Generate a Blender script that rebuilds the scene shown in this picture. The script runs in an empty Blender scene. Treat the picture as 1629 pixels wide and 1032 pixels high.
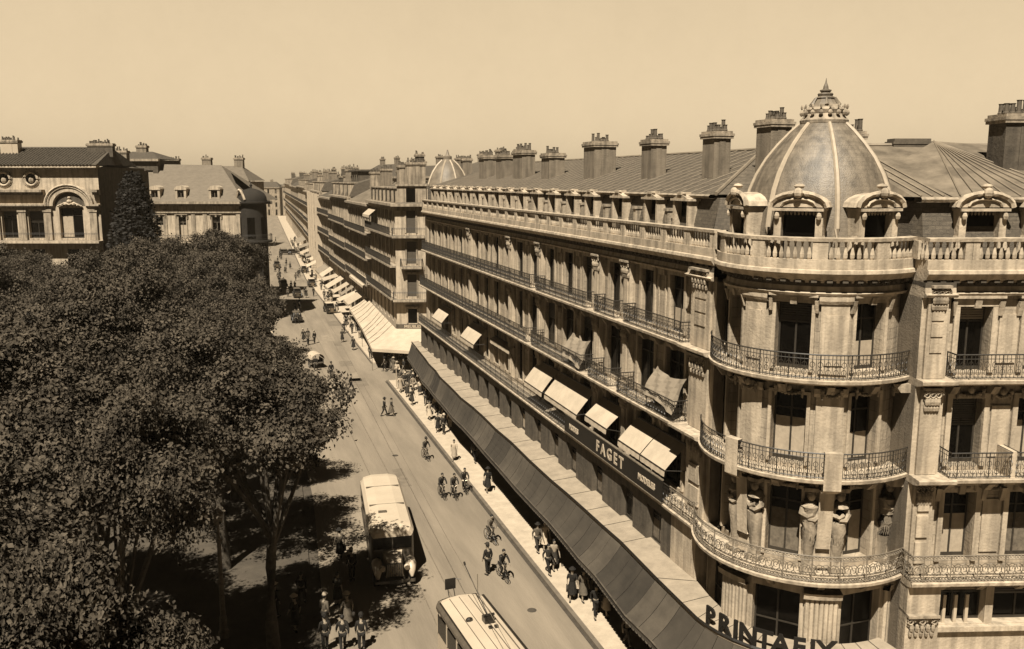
import bpy, math, random
from mathutils import Vector, Matrix
rnd = random.Random(7)
S = bpy.context.scene
COL = S.collection
R_ = math.radians
cos, sin, pi = math.cos, math.sin, math.pi

# ---------------------------------------------------------------- materials
def tint(g):
    g = g * .52
    return (min(1, g), g * .81, g * .585, 1)

def mat(name, g, var=.25, scale=3., rough=.85, bump=.0, bscale=None, spec=.3, stretch=(1, 1, 1), metal=0., g2=None, detail=6, streak=0., joints=0., jw=.95, jh=.4):
    m = bpy.data.materials.new(name); m.use_nodes = True
    nt = m.node_tree; N = nt.nodes; L = nt.links
    b = N['Principled BSDF']
    b.inputs['Roughness'].default_value = rough
    b.inputs['Specular IOR Level'].default_value = spec
    b.inputs['Metallic'].default_value = metal
    tc = N.new('ShaderNodeTexCoord'); mp = N.new('ShaderNodeMapping')
    mp.inputs['Scale'].default_value = stretch
    L.new(tc.outputs['Object'], mp.inputs['Vector'])
    nz = N.new('ShaderNodeTexNoise'); nz.inputs['Scale'].default_value = scale
    nz.inputs['Detail'].default_value = detail; nz.inputs['Roughness'].default_value = .65
    L.new(mp.outputs[0], nz.inputs['Vector'])
    rp = N.new('ShaderNodeValToRGB')
    lo = g * (1 - var); hi = g * (1 + var) if g2 is None else g2
    rp.color_ramp.elements[0].position = .3; rp.color_ramp.elements[0].color = tint(lo)
    rp.color_ramp.elements[1].position = .7; rp.color_ramp.elements[1].color = tint(hi)
    L.new(nz.outputs['Fac'], rp.inputs['Fac'])
    out = rp.outputs['Color']
    if streak > 0:   # rain-worn streaks running down the stone
        mp2 = N.new('ShaderNodeMapping'); mp2.inputs['Scale'].default_value = (2.2, 2.2, .18)
        L.new(tc.outputs['Object'], mp2.inputs['Vector'])
        n2 = N.new('ShaderNodeTexNoise'); n2.inputs['Scale'].default_value = 1.6; n2.inputs['Detail'].default_value = 8
        L.new(mp2.outputs[0], n2.inputs['Vector'])
        r2 = N.new('ShaderNodeValToRGB')
        r2.color_ramp.elements[0].position = .36; r2.color_ramp.elements[0].color = (1 - streak,) * 3 + (1,)
        r2.color_ramp.elements[1].position = .58; r2.color_ramp.elements[1].color = (1, 1, 1, 1)
        L.new(n2.outputs['Fac'], r2.inputs['Fac'])
        mx = N.new('ShaderNodeMix'); mx.data_type = 'RGBA'; mx.blend_type = 'MULTIPLY'
        mx.inputs['Factor'].default_value = 1
        L.new(out, mx.inputs['A']); L.new(r2.outputs['Color'], mx.inputs['B'])
        out = mx.outputs['Result']
    if joints > 0:   # courses of cut blocks (or slates)
        sp = N.new('ShaderNodeSeparateXYZ'); L.new(tc.outputs['Object'], sp.inputs[0])
        sb = N.new('ShaderNodeMath'); sb.operation = 'SUBTRACT'; L.new(sp.outputs['X'], sb.inputs[0]); L.new(sp.outputs['Y'], sb.inputs[1])
        cb = N.new('ShaderNodeCombineXYZ'); L.new(sb.outputs[0], cb.inputs['X']); L.new(sp.outputs['Z'], cb.inputs['Y'])
        br = N.new('ShaderNodeTexBrick'); br.inputs['Scale'].default_value = 1; br.inputs['Brick Width'].default_value = jw; br.inputs['Row Height'].default_value = jh
        br.inputs['Mortar Size'].default_value = .022 if jh > .3 else .012; br.inputs['Mortar Smooth'].default_value = .3
        br.inputs['Color1'].default_value = (1, 1, 1, 1); br.inputs['Color2'].default_value = (1 - joints * .5,) * 3 + (1,); br.inputs['Mortar'].default_value = (1 - joints,) * 3 + (1,)
        L.new(cb.outputs[0], br.inputs['Vector'])
        mj = N.new('ShaderNodeMix'); mj.data_type = 'RGBA'; mj.blend_type = 'MULTIPLY'; mj.inputs['Factor'].default_value = 1
        L.new(out, mj.inputs['A']); L.new(br.outputs['Color'], mj.inputs['B']); out = mj.outputs['Result']
    L.new(out, b.inputs['Base Color'])
    if bump > 0:
        n3 = N.new('ShaderNodeTexNoise'); n3.inputs['Scale'].default_value = bscale or scale * 4
        n3.inputs['Detail'].default_value = 5
        L.new(mp.outputs[0], n3.inputs['Vector'])
        bp = N.new('ShaderNodeBump'); bp.inputs['Strength'].default_value = bump; bp.inputs['Distance'].default_value = .05
        L.new(n3.outputs['Fac'], bp.inputs['Height']); L.new(bp.outputs[0], b.inputs['Normal'])
    return m

STONE = mat('limestone', .76, .2, 1.3, .9, .45, 9, streak=.38)
WALLM = mat('limestone_blocks', .70, .2, 1.3, .9, .45, 9, streak=.42, joints=.32)
STONE2 = mat('weathered_limestone', .58, .25, 1.6, .9, .5, 9, streak=.5)
BRICK = mat('pale_brick', .36, .18, 2., .9, .4, 14, streak=.35)
FRIEZE = mat('shade_toned_frieze', .13, .3, 2., .9, .4)  # dark tone carries the shade under the cornice
STONED = mat('soot_and_shade_stone', .15, .3, 2., .9, .4, streak=.3)  # sooty stone, also for walls whose shade is put into the colour
SLATE = mat('slate', .20, .35, 5., .7, .6, 22, stretch=(1, 1, 3), joints=.45, jw=.34, jh=.16)
ZINC = mat('zinc_sheet', .27, .45, .9, .55, .2, 8, stretch=(1, 1, 1))
ZINCL = mat('bright_zinc', .36, .25, 1.4, .5)
RIBM = mat('lead_rib', .66, .15, 3., .6)
DOMEM = mat('dome_slate', .33, .3, 2.2, .5, .4, 26, spec=.5, joints=.22, jw=.3, jh=.15, streak=.4)
TILE = mat('roof_tile', .12, .45, 4., .85, .8, 9)
IRON = mat('wrought_iron', .045, .3, 8., .5, spec=.5)
IRONL = mat('painted_iron', .26, .4, 6., .6)
CURTG = mat('grey_curtain', .22, .4, 5., .9)
GLASS = mat('window_glass', .006, .4, 1.5, .2, spec=.15)
FRAME = mat('painted_window_wood', .30, .2, 5., .6)
FRAMED = mat('dark_window_wood', .06, .3, 5., .5)
CURT = mat('lace_curtain', .60, .18, 4., .9)
SHUT = mat('slatted_shutter', .13, .25, 3., .7, .6, 30, stretch=(.2, .2, 8))
CANVAS = mat('white_canvas', .74, .16, .9, .9, .3, 3)
CANVG = mat('grey_canvas', .38, .14, 1.2, .9, .3, 3)
CANVD = mat('dark_canvas', .085, .3, .5, .9, .25, 3)
CANVE = mat('worn_dark_canvas', .115, .3, .8, .9, .25, 3)
CANVF = mat('new_dark_canvas', .06, .3, .8, .9, .25, 3)
DARK = mat('black_paint', .02, .3, 3., .5)
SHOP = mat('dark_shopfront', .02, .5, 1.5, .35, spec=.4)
LETD = mat('dark_letter', .02, .2, 3., .6)
LETL = mat('pale_letter', .75, .08, 3., .7)
ROAD = mat('asphalt', .34, .26, .5, .95, .35, 14, stretch=(1, .12, 1), detail=12)
WALK = mat('pale_paving', .70, .16, 1.6, .95, .3, 5, detail=10)
GUT = mat('gutter', .09, .3, 2., .9)
KERB = mat('kerb_stone', .22, .25, 2., .9)
DIRT = mat('park_gravel', .11, .3, .6, .95, .3, 6)
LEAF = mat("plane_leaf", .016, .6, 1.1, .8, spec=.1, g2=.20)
LEAF2 = mat('evergreen_needle', .02, .5, 1.5, .8, g2=.04)
BARK = mat('bark', .11, .4, 3., .9, .6)
CREAM = mat('cream_paint', .74, .08, 1.2, .45, spec=.5)
ROOFW = mat('vehicle_roof_paint', .76, .07, .7, .6)
DKPAINT = mat('dark_vehicle_paint', .035, .3, 2., .3, spec=.6)
MIDPAINT = mat('grey_vehicle_paint', .16, .2, 2., .35, spec=.6)
RUBBER = mat('rubber', .02, .2, 6., .9)
CHROME = mat('bright_metal', .5, .1, 6., .3, metal=.8)
SKIN = mat('skin', .42, .08, 9., .7)
CL = [mat('cloth_black', .022, .3, 9., .9), mat('cloth_charcoal', .05, .3, 9., .9), mat('cloth_grey', .16, .25, 9., .9),
      mat('cloth_pale', .48, .15, 9., .9), mat('cloth_white', .74, .08, 9., .9)]
HAIR = mat('dark_hair', .02, .3, 20., .7)
TERRA = mat('terracotta', .17, .3, 6., .9)

# ---------------------------------------------------------------- mesh helpers
class MB:
    def __init__(s): s.v = []; s.f = []
    def add(s, vs, fs):
        k = len(s.v); s.v += [tuple(p) for p in vs]; s.f += [tuple(k + i for i in f) for f in fs]; return s
    def quad(s, a, b, c, d): return s.add([a, b, c, d], [(0, 1, 2, 3)])
    def tri(s, a, b, c): return s.add([a, b, c], [(0, 1, 2)])
    def hexa(s, p):  # 8 points: bottom 4, top 4
        return s.add(p, [(0, 3, 2, 1), (4, 5, 6, 7), (0, 1, 5, 4), (1, 2, 6, 5), (2, 3, 7, 6), (3, 0, 4, 7)])
    def box(s, x0, x1, y0, y1, z0, z1):
        return s.hexa([(x0, y0, z0), (x1, y0, z0), (x1, y1, z0), (x0, y1, z0), (x0, y0, z1), (x1, y0, z1), (x1, y1, z1), (x0, y1, z1)])
    def fbox(s, fr, s0, s1, o0, o1, z0, z1, o1b=None):
        o1b = o1 if o1b is None else o1b
        return s.hexa([fr(s0, o0, z0), fr(s1, o0, z0), fr(s1, o1, z0), fr(s0, o1, z0), fr(s0, o0, z1), fr(s1, o0, z1), fr(s1, o1b, z1), fr(s0, o1b, z1)])
    def tube(s, pts, r, n=5, closed=False, cap=True):
        pts = [Vector(p) for p in pts]; k = len(pts); rr = r if isinstance(r, (list, tuple)) else [r] * k
        base = len(s.v); up = Vector((0, 0, 1))
        for i, p in enumerate(pts):
            if closed: t = pts[(i + 1) % k] - pts[i - 1]
            else: t = pts[min(i + 1, k - 1)] - pts[max(i - 1, 0)]
            if t.length < 1e-9: t = Vector((0, 0, 1))
            t.normalize(); a = t.cross(up)
            if a.length < .05: a = t.cross(Vector((1, 0, 0)))
            a.normalize(); b = t.cross(a)
            for j in range(n):
                q = 2 * pi * j / n
                s.v.append(tuple(p + (a * cos(q) + b * sin(q)) * rr[i]))
        for i in range(k if closed else k - 1):
            i2 = (i + 1) % k
            for j in range(n):
                s.f.append((base + i * n + j, base + i * n + (j + 1) % n, base + i2 * n + (j + 1) % n, base + i2 * n + j))
        if cap and not closed:
            s.f.append(tuple(base + j for j in range(n))[::-1]); s.f.append(tuple(base + (k - 1) * n + j for j in range(n)))
        return s
    def lathe(s, c, prof, n=16, a0=0, a1=2 * pi, flip=False):
        base = len(s.v); full = abs(a1 - a0 - 2 * pi) < 1e-6; m = n if full else n + 1
        for r, z in prof:
            for j in range(m):
                q = a0 + (a1 - a0) * j / n
                s.v.append((c[0] + r * cos(q), c[1] + r * sin(q), c[2] + z))
        for i in range(len(prof) - 1):
            for j in range(n):
                j2 = (j + 1) % m
                s.f.append((base + i * m + j, base + i * m + j2, base + (i + 1) * m + j2, base + (i + 1) * m + j))
        return s
    def sweep(s, path, prof, closed=True):
        """path(o)->list of xy; prof list of (o,z)"""
        base = len(s.v); k = None
        for o, z in prof:
            pp = path(o); k = len(pp)
            s.v += [(p[0], p[1], z) for p in pp]
        m = len(prof)
        for i in range(m if closed else m - 1):
            i2 = (i + 1) % m
            for j in range(k - 1):
                s.f.append((base + i * k + j, base + i * k + j + 1, base + i2 * k + j + 1, base + i2 * k + j))
        return s
    def blob(s, c, r, n=8, m=6, jit=0.):
        base = len(s.v); rx, ry, rz = r if isinstance(r, (tuple, list)) else (r, r, r)
        for i in range(m + 1):
            t = pi * i / m
            for j in range(n):
                q = 2 * pi * j / n; k = 1 + jit * rnd.uniform(-1, 1)
                s.v.append((c[0] + rx * sin(t) * cos(q) * k, c[1] + ry * sin(t) * sin(q) * k, c[2] + rz * cos(t) * k))
        for i in range(m):
            for j in range(n):
                s.f.append((base + i * n + j, base + i * n + (j + 1) % n, base + (i + 1) * n + (j + 1) % n, base + (i + 1) * n + j))
        return s
    def build(s, name, m, parent=None, smooth=False):
        me = bpy.data.meshes.new(name); me.from_pydata(s.v, [], s.f); me.update()
        if m: me.materials.append(m)
        if smooth:
            for p in me.polygons: p.use_smooth = True
            try: me.set_sharp_from_angle(angle=R_(50))
            except Exception: pass
        o = bpy.data.objects.new(name, me); COL.objects.link(o)
        if parent: o.parent = parent
        return o

def tag(o, label=None, cat=None, group=None, kind=None):
    if label: o['label'] = label
    if cat: o['category'] = cat
    if group: o['group'] = group
    if kind: o['kind'] = kind
    return o
def empty(name, loc=(0, 0, 0), rz=0, **k):
    o = bpy.data.objects.new(name, None); o.empty_display_size = .3; COL.objects.link(o); o.location = loc; o.rotation_euler[2] = rz
    return tag(o, **k)
def copy_tree(o, parent=None):
    c = o.copy(); COL.objects.link(c); c.parent = parent
    for ch in list(o.children): copy_tree(ch, c)
    return c
def text_into(mb, txt, size, M, ext=.03, bold=.0):
    cu = bpy.data.curves.new('t', 'FONT'); cu.body = txt; cu.size = size; cu.extrude = ext; cu.offset = bold
    cu.align_x = 'CENTER'; cu.align_y = 'BOTTOM_BASELINE'; cu.resolution_u = 3
    ob = bpy.data.objects.new('t', cu); COL.objects.link(ob)
    dg = bpy.context.evaluated_depsgraph_get(); me = bpy.data.meshes.new_from_object(ob.evaluated_get(dg))
    mb.add([M @ v.co for v in me.vertices], [tuple(p.vertices) for p in me.polygons])
    bpy.data.objects.remove(ob); bpy.data.curves.remove(cu); bpy.data.meshes.remove(me)

# ---------------------------------------------------------------- camera, light, sky
cam = bpy.data.cameras.new('camera'); co = bpy.data.objects.new('camera', cam); COL.objects.link(co)
co.location = (0, 0, 22); co.rotation_euler = (R_(90 - 9.369), 0, R_(-17.688))
cam.sensor_fit = 'HORIZONTAL'; cam.sensor_width = 36; cam.lens = 36 * 1400 / 1629; cam.clip_end = 5000; cam.clip_start = .5
S.camera = co
SUNEL = 56.
sdir = Vector((-.56 * cos(R_(SUNEL)), -.828 * cos(R_(SUNEL)), sin(R_(SUNEL)))).normalized()
sun = bpy.data.lights.new('sun', 'SUN'); so = bpy.data.objects.new('sun', sun); COL.objects.link(so)
sun.energy = 5.0; sun.angle = R_(.5); sun.color = (1, .93, .80)
so.rotation_euler = sdir.to_track_quat('Z', 'Y').to_euler()
W = bpy.data.worlds.new('World'); S.world = W; W.use_nodes = True
nt = W.node_tree; N = nt.nodes; L = nt.links
bg = N['Background']; sk = N.new('ShaderNodeTexSky'); sk.sky_type = 'NISHITA'; sk.sun_disc = False
sk.sun_elevation = R_(SUNEL); sk.sun_rotation = math.atan2(sdir.x, sdir.y)
sk.dust_density = 3.; sk.air_density = 1.
bw = N.new('ShaderNodeRGBToBW'); L.new(sk.outputs[0], bw.inputs[0])
mr = N.new('ShaderNodeMath'); mr.operation = 'POWER'; mr.inputs[1].default_value = .22; L.new(bw.outputs[0], mr.inputs[0])
tcw = N.new('ShaderNodeTexCoord'); sx = N.new('ShaderNodeSeparateXYZ'); L.new(tcw.outputs['Generated'], sx.inputs[0])
er = N.new('ShaderNodeValToRGB'); L.new(sx.outputs['Z'], er.inputs[0])   # sky kept bright only low down, darkened overhead to deepen shadows
er.color_ramp.elements[0].position = .0; er.color_ramp.elements[0].color = (1, 1, 1, 1)
er.color_ramp.elements[1].position = .235; er.color_ramp.elements[1].color = (.03, .03, .03, 1)
e_ = er.color_ramp.elements.new(.19); e_.color = (.93, .93, .93, 1)
azr = N.new('ShaderNodeMapRange'); azr.inputs['From Min'].default_value = -.3; azr.inputs['From Max'].default_value = .55; azr.inputs['To Min'].default_value = .05; azr.inputs['To Max'].default_value = 1  # sky behind the camera dimmed as well, for darker shade
L.new(sx.outputs['Y'], azr.inputs['Value'])
m3 = N.new('ShaderNodeMath'); m3.operation = 'MULTIPLY'; L.new(mr.outputs[0], m3.inputs[0]); L.new(azr.outputs[0], m3.inputs[1])
m2 = N.new('ShaderNodeMix'); m2.data_type = 'RGBA'; m2.blend_type = 'MULTIPLY'; m2.inputs['Factor'].default_value = 1
nzw = N.new('ShaderNodeTexNoise'); nzw.inputs['Scale'].default_value = 9; nzw.inputs['Detail'].default_value = 12; nzw.inputs['Roughness'].default_value = .8; L.new(tcw.outputs['Generated'], nzw.inputs['Vector'])
mrw = N.new('ShaderNodeMapRange'); mrw.inputs['From Min'].default_value = .3; mrw.inputs['From Max'].default_value = .7; mrw.inputs['To Min'].default_value = .96; mrw.inputs['To Max'].default_value = 1.03; L.new(nzw.outputs['Fac'], mrw.inputs['Value'])
m4 = N.new('ShaderNodeMath'); m4.operation = 'MULTIPLY'; L.new(m3.outputs[0], m4.inputs[0]); L.new(mrw.outputs[0], m4.inputs[1])   # thin uneven veil over the sky
L.new(m4.outputs[0], m2.inputs['A']); L.new(er.outputs[0], m2.inputs['B'])
mm = N.new('ShaderNodeMix'); mm.data_type = 'RGBA'; mm.blend_type = 'MULTIPLY'; mm.inputs['Factor'].default_value = 1
mm.inputs['B'].default_value = (4.65, 3.64, 2.33, 1)
L.new(m2.outputs['Result'], mm.inputs['A']); L.new(mm.outputs['Result'], bg.inputs['Color'])
SKY_STRENGTH = .068
bg.inputs['Strength'].default_value = SKY_STRENGTH
S.view_settings.view_transform = 'Standard'; S.view_settings.look = 'None'; S.view_settings.gamma = 1
S.view_settings.exposure = 1.0; S.view_settings.use_curve_mapping = False
S.cycles.max_bounces = 6; S.cycles.diffuse_bounces = 1; S.cycles.transparent_max_bounces = 4

# ---------------------------------------------------------------- plan of the corner building
BX, BY = .9636, -.2672            # direction of the facade on the right
CX, CY, RR = 22.5, 30.1, 3.3      # the rounded corner
def Bp(s, off): return (s * BX + off * .2672, s * BY + off * .9636)
def frA(s, o, z): return (19.9 - o, s, z)
def frB(s, o, z): p = Bp(s, 31.7 - o); return (p[0], p[1], z)
def frC(th, o, z): return (CX + (RR + o) * cos(R_(th)), CY + (RR + o) * sin(R_(th)), z)
def chord(a0, a1, o0=0):
    """frame for a flat facet between two angles; s runs 0..len"""
    p = Vector(frC(a0, o0, 0)); q = Vector(frC(a1, o0, 0)); d = (q - p); ln = d.length; d.normalize(); n = Vector((d.y, -d.x, 0))
    if n.dot(Vector((p.x - CX, p.y - CY, 0))) < 0: n = -n
    def fr(s, o, z): r = p + d * s + n * o; return (r.x, r.y, z)
    return fr, ln
def arc_lim(o):
    R = RR + o
    return 180 - math.degrees(math.asin(min(1, 2.5 / R))), 360 - 15.5 - math.degrees(math.acos(2.56 / R))
def path(o, yend=91.5, send=30, n=28):
    a0, a1 = arc_lim(o)
    pts = [(19.9 - o, yend + min(o, 0) * 0), (19.9 - o, 34.75), (19.9 - o, 32.6)]
    for i in range(n + 1):
        a = a0 + (a1 - a0) * i / n; pts.append(frC(a, o, 0)[:2])
    pts.append(Bp(16.2, 31.7 - o)); pts.append(Bp(17.3, 31.7 - o)); pts.append(Bp(send, 31.7 - o))
    return pts
def path_pier(o, proud=.4, **k):
    """as path, but stepping forward round the two corner piers"""
    pts = path(o, **k)
    a0, a1 = arc_lim(o)
    A = [pts[0], (19.9 - o, 34.75 + o * .3), (19.9 - o - proud, 34.75 + o * .3), (19.9 - o - proud, 32.6)]
    arc = pts[3:-3]
    B = [Bp(16.2, 31.7 - o - proud), Bp(17.3 + o * .3, 31.7 - o - proud), Bp(17.3 + o * .3, 31.7 - o), pts[-1]]
    return A + arc + B

def wall_panel(mb, fr, s0, s1, z0, z1, ops, depth=.35, o=0.):
    ss = sorted(set([s0, s1] + [x for q in ops for x in q[:2]])); zs = sorted(set([z0, z1] + [x for q in ops for x in q[2:4]]))
    for i in range(len(ss) - 1):
        for j in range(len(zs) - 1):
            a, b, c, d = ss[i], ss[i + 1], zs[j], zs[j + 1]
            if any(q[0] <= a + 1e-6 and q[1] >= b - 1e-6 and q[2] <= c + 1e-6 and q[3] >= d - 1e-6 for q in ops): continue
            mb.quad(fr(a, o, c), fr(b, o, c), fr(b, o, d), fr(a, o, d))
    for a, b, c, d in ops:
        i = o - depth
        mb.quad(fr(a, o, c), fr(a, i, c), fr(a, i, d), fr(a, o, d)); mb.quad(fr(b, o, c), fr(b, o, d), fr(b, i, d), fr(b, i, c))
        mb.quad(fr(a, o, d), fr(b, o, d), fr(b, i, d), fr(a, i, d)); mb.quad(fr(a, o, c), fr(a, i, c), fr(b, i, c), fr(b, o, c))

def window(parent, fr, a, b, c, d, o, style=0, fm=None, name='window'):
    m = MB(); w = .07; t = .05; fm = fm or FRAME; e = .004
    for x0, x1 in ((a + e, a + w), (b - w, b - e), ((a + b) / 2 - w / 2, (a + b) / 2 + w / 2)): m.fbox(fr, x0, x1, o, o + t, c + e, d - e)
    zt = c + (d - c) * .74
    for z0, z1 in ((c + e, c + .14), (d - w, d - e), (zt, zt + .06)):
        for x0, x1 in ((a + w, (a + b) / 2 - w / 2), ((a + b) / 2 + w / 2, b - w)): m.fbox(fr, x0, x1, o + .002, o + t - .004, z0, z1)
    fo = m.build(name, fm, parent)
    p = MB(); p.quad(fr(a + e, o + .01, c + e), fr(b - e, o + .01, c + e), fr(b - e, o + .01, d - e), fr(a + e, o + .01, d - e)); p.build('pane', GLASS, fo)
    if style:
        q = MB(); h = {1: .62, 2: .42, 3: .72}[style] * (d - c)
        for x0, x1 in ((a + w, (a + b) / 2 - w / 2), ((a + b) / 2 + w / 2, b - w)):
            if style == 3 and x0 > a + w: continue
            q.quad(fr(x0, o + .02, c + .14), fr(x1, o + .02, c + .14), fr(x1, o + .02, c + h), fr(x0, o + .02, c + h))
        q.build('curtain', CURT if rnd.random() < .65 else CURTG, fo)
    if style == 0 and rnd.random() < .4:
        q = MB(); h = d - (d - c) * rnd.uniform(.15, .5); n = int((d - h) / .09)
        for i in range(n): z = d - .02 - i * .09; q.quad(fr(a + w, o + .06, z - .085), fr(b - w, o + .06, z - .085), fr(b - w, o + .085, z), fr(a + w, o + .085, z))
        q.build('blind', CANVG if rnd.random() < .4 else FRAMED, fo)
    return fo

def surround(mb, fr, a, b, c, d, o=0., hood=True, w=.18, t=.09):
    """moulded stone frame with side consoles and a hood"""
    mb.fbox(fr, a - w, a - .003, o - .05, o + t, c, d); mb.fbox(fr, b + .003, b + w, o - .05, o + t, c, d)
    mb.fbox(fr, a - w, b + w, o - .05, o + t + .01, d + .003, d + w)
    if hood:
        mb.fbox(fr, a - w * 1.9, b + w * 1.9, o - .05, o + .30, d + w + .12, d + w + .22)
        mb.fbox(fr, a - w * 1.5, b + w * 1.5, o - .05, o + .17, d + w + .003, d + w + .117)
        for x in (a - w * 1.9, b + w * .95): mb.fbox(fr, x, x + w * .95, o - .05, o + .12, d - .35, d + w, o1b=o + .26)
        m = (a + b) / 2; mb.fbox(fr, m - .12, m + .12, o + .02, o + .2, d - .05, d + w + .1, o1b=o + .26)

def rail(mb, pts, z0, h, step=.15, style=0, r=.012):
    """iron railing along an xy polyline: rails, bars, rings and scrolls"""
    P = [Vector((p[0], p[1], 0)) for p in pts]
    for z, q in ((z0 + h, .028), (z0 + .08, .02), (z0 + h - .16, .014)): mb.tube([(p.x, p.y, z) for p in P], q, 4)
    acc = 0.; nxt = step * .5; k = 0
    for i in range(len(P) - 1):
        d = P[i + 1] - P[i]; ln = d.length
        if ln < 1e-6: continue
        u = d / ln
        while nxt <= acc + ln:
            p = P[i] + u * (nxt - acc)
            if style == 0:
                mb.tube([(p.x, p.y, z0 + .08), (p.x, p.y, z0 + h)], r if k % 8 else r * 1.9, 3, cap=False)
                if k % 2 == 0:
                    rr = step * .62
                    for cz in (z0 + .3, z0 + .58):
                        mb.tube([(p.x + u.x * rr * cos(q), p.y + u.y * rr * cos(q), cz + rr * 1.25 * sin(q)) for q in [2 * pi * j / 7 for j in range(7)]], r, 3, closed=True)
            elif style == 1:   # rich scrollwork
                if k % 4 == 0: mb.tube([(p.x, p.y, z0), (p.x, p.y, z0 + h)], r * 1.7, 4, cap=False)
                c0 = z0 + h * .47; sg = 1 if k % 2 else -1
                sp = []
                for j in range(15):
                    q = j / 14 * 3.6 * pi; rr = step * .92 * (1 - .72 * j / 14)
                    sp.append((p.x + u.x * sg * rr * cos(q), p.y + u.y * sg * rr * cos(q), c0 + rr * sin(q) * 1.1))
                mb.tube(sp, r * 1.25, 3, cap=False)
                for cz, r2 in ((z0 + h - .08, .05), (z0 + .16, .06)):
                    for sx in (-.5, 0, .5):
                        c = p + u * sx * step
                        mb.tube([(c.x + u.x * r2 * cos(q), c.y + u.y * r2 * cos(q), cz + r2 * sin(q)) for q in [2 * pi * j / 6 for j in range(6)]], r * .9, 3, closed=True)
            else:
                mb.tube([(p.x, p.y, z0 + .05), (p.x, p.y, z0 + h)], r, 3, cap=False)
            nxt += step; k += 1
        acc += ln
# ================================================================ the corner building
def rebase(root, loc):
    root.location = loc
    for c in root.children: c.location = (-loc[0], -loc[1], -loc[2])

CB = empty('corner_building', label='long ornate stone building with rounded domed corner, iron balconies and dark shop canopy', cat='building')
BAYS = [36.7, 39.8, 43.7, 47.6, 50.6, 53.9, 57.2, 60.3, 63.3, 66.3, 69.2, 72.1, 74.9, 77.6, 80.4, 83.3, 86.2, 89.0]
BB = [18.45, 21.0, 23.6, 26.2]
RW = [169, 221, 272]            # window axes on the rounded corner
ZF = [(7.0, 11.0), (11.0, 14.7), (14.7, 18.3)]
WZ = [(7.35, 10.15), (11.2, 13.85), (14.85, 17.35)]
FAR = 58
wall = MB(); trim = MB(); wallr = MB(); wallb = MB()
for fi in range(3):
    z0, z1 = ZF[fi]; wz = WZ[fi]
    ops = []
    for y in BAYS:
        hw = .68 if (fi == 2 or y > FAR) else .92
        ops.append((y - hw, y + hw, wz[0], wz[1] + .2))
    wall_panel(wall, frA, 34.2, 91.5, z0, z1, ops, .24)
    for q, y in zip(ops, BAYS):
        surround(trim, frA, *q, hood=(fi == 0), w=.16 if y > FAR else .2)
        window(CB, frA, *q, -.22, style=rnd.choice([0, 0, 0, 0, 3, 2]) if y < 62 else rnd.choice([0, 0, 0, 1]), fm=FRAMED)
    ops = []
    for s in BB: ops.append((s - .62, s + .62, wz[0], wz[1]))
    wall_panel(wallb, frB, 17.25, 30, z0, z1, ops, .5)
    for s, q in zip(BB, ops):
        surround(trim, frB, *q, hood=(fi != 1), w=.2, t=.12)
        window(CB, frB, *q, -.48, style=[1, 0, 0][fi] if s < 20 else 1, fm=FRAMED)
        # raised stone panel on the pier between two windows
        m0 = s + 1.3 - .36; z_a, z_b = wz[0] + .35, wz[1] - .3
        trim.fbox(frB, m0, m0 + .72, -.05, .06, z_a, z_b)
    # rounded corner
    a0, a1 = arc_lim(0)
    segs = []; cur = a0
    for k, a in enumerate(RW):
        segs.append((cur, a - 14.6, False)); segs.append((a - 14.6, a + 14.6, True)); cur = a + 14.6
    segs.append((cur, a1, False))
    wi = 0
    for b0, b1, isw in segs:
        if isw:
            fr, ln = chord(b0, b1); m = ln / 2; q = (m - .66, m + .66, wz[0], wz[1] + .1)
            wall_panel(wallr, fr, 0, ln, z0, z1, [q], .5)
            surround(trim, fr, *q, hood=(fi == 2), w=.13, t=.1)
            window(CB, fr, *q, -.47, style=[[1, 1, 1], [1, 1, 2], [3, 0, 2]][fi][wi], fm=FRAMED); wi += 1
        else:
            n = max(1, int((b1 - b0) / 9))
            for i in range(n):
                fr, ln = chord(b0 + (b1 - b0) * i / n, b0 + (b1 - b0) * (i + 1) / n)
                wall_panel(wallr, fr, 0, ln, z0, z1, [])
            if b1 - b0 > 20:      # broad pilaster panel
                c = (b0 + b1) / 2; hw = 8.6
                pa = lambda o, c=c, hw=hw: [frC(c - hw + 2 * hw * i / 6, o, 0)[:2] for i in range(7)]
                trim.sweep(pa, [(-.05, wz[0] - .2), (.14, wz[0] - .2), (.14, wz[1] + .1), (-.05, wz[1] + .1)])
                pa2 = lambda o, c=c, hw=hw: [frC(c - hw - 1.5 + (2 * hw + 3) * i / 6, o, 0)[:2] for i in range(7)]
                trim.sweep(pa2, [(-.05, wz[1] + .1), (.2, wz[1] + .1), (.26, wz[1] + .22), (.26, wz[1] + .42), (-.05, wz[1] + .42)])
                if fi == 2:
                    pa3 = lambda o, c=c, hw=hw: [frC(c - hw + 3 + (2 * hw - 6) * i / 6, o, 0)[:2] for i in range(7)]
                    trim.sweep(pa3, [(.1, wz[0] + .3), (.19, wz[0] + .3), (.19, wz[1] - .3), (.1, wz[1] - .3)])
wall.build('wall', WALLM, CB); wallb.build('wall', WALLM, CB); wallr.build('rounded_wall', WALLM, CB)

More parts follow.
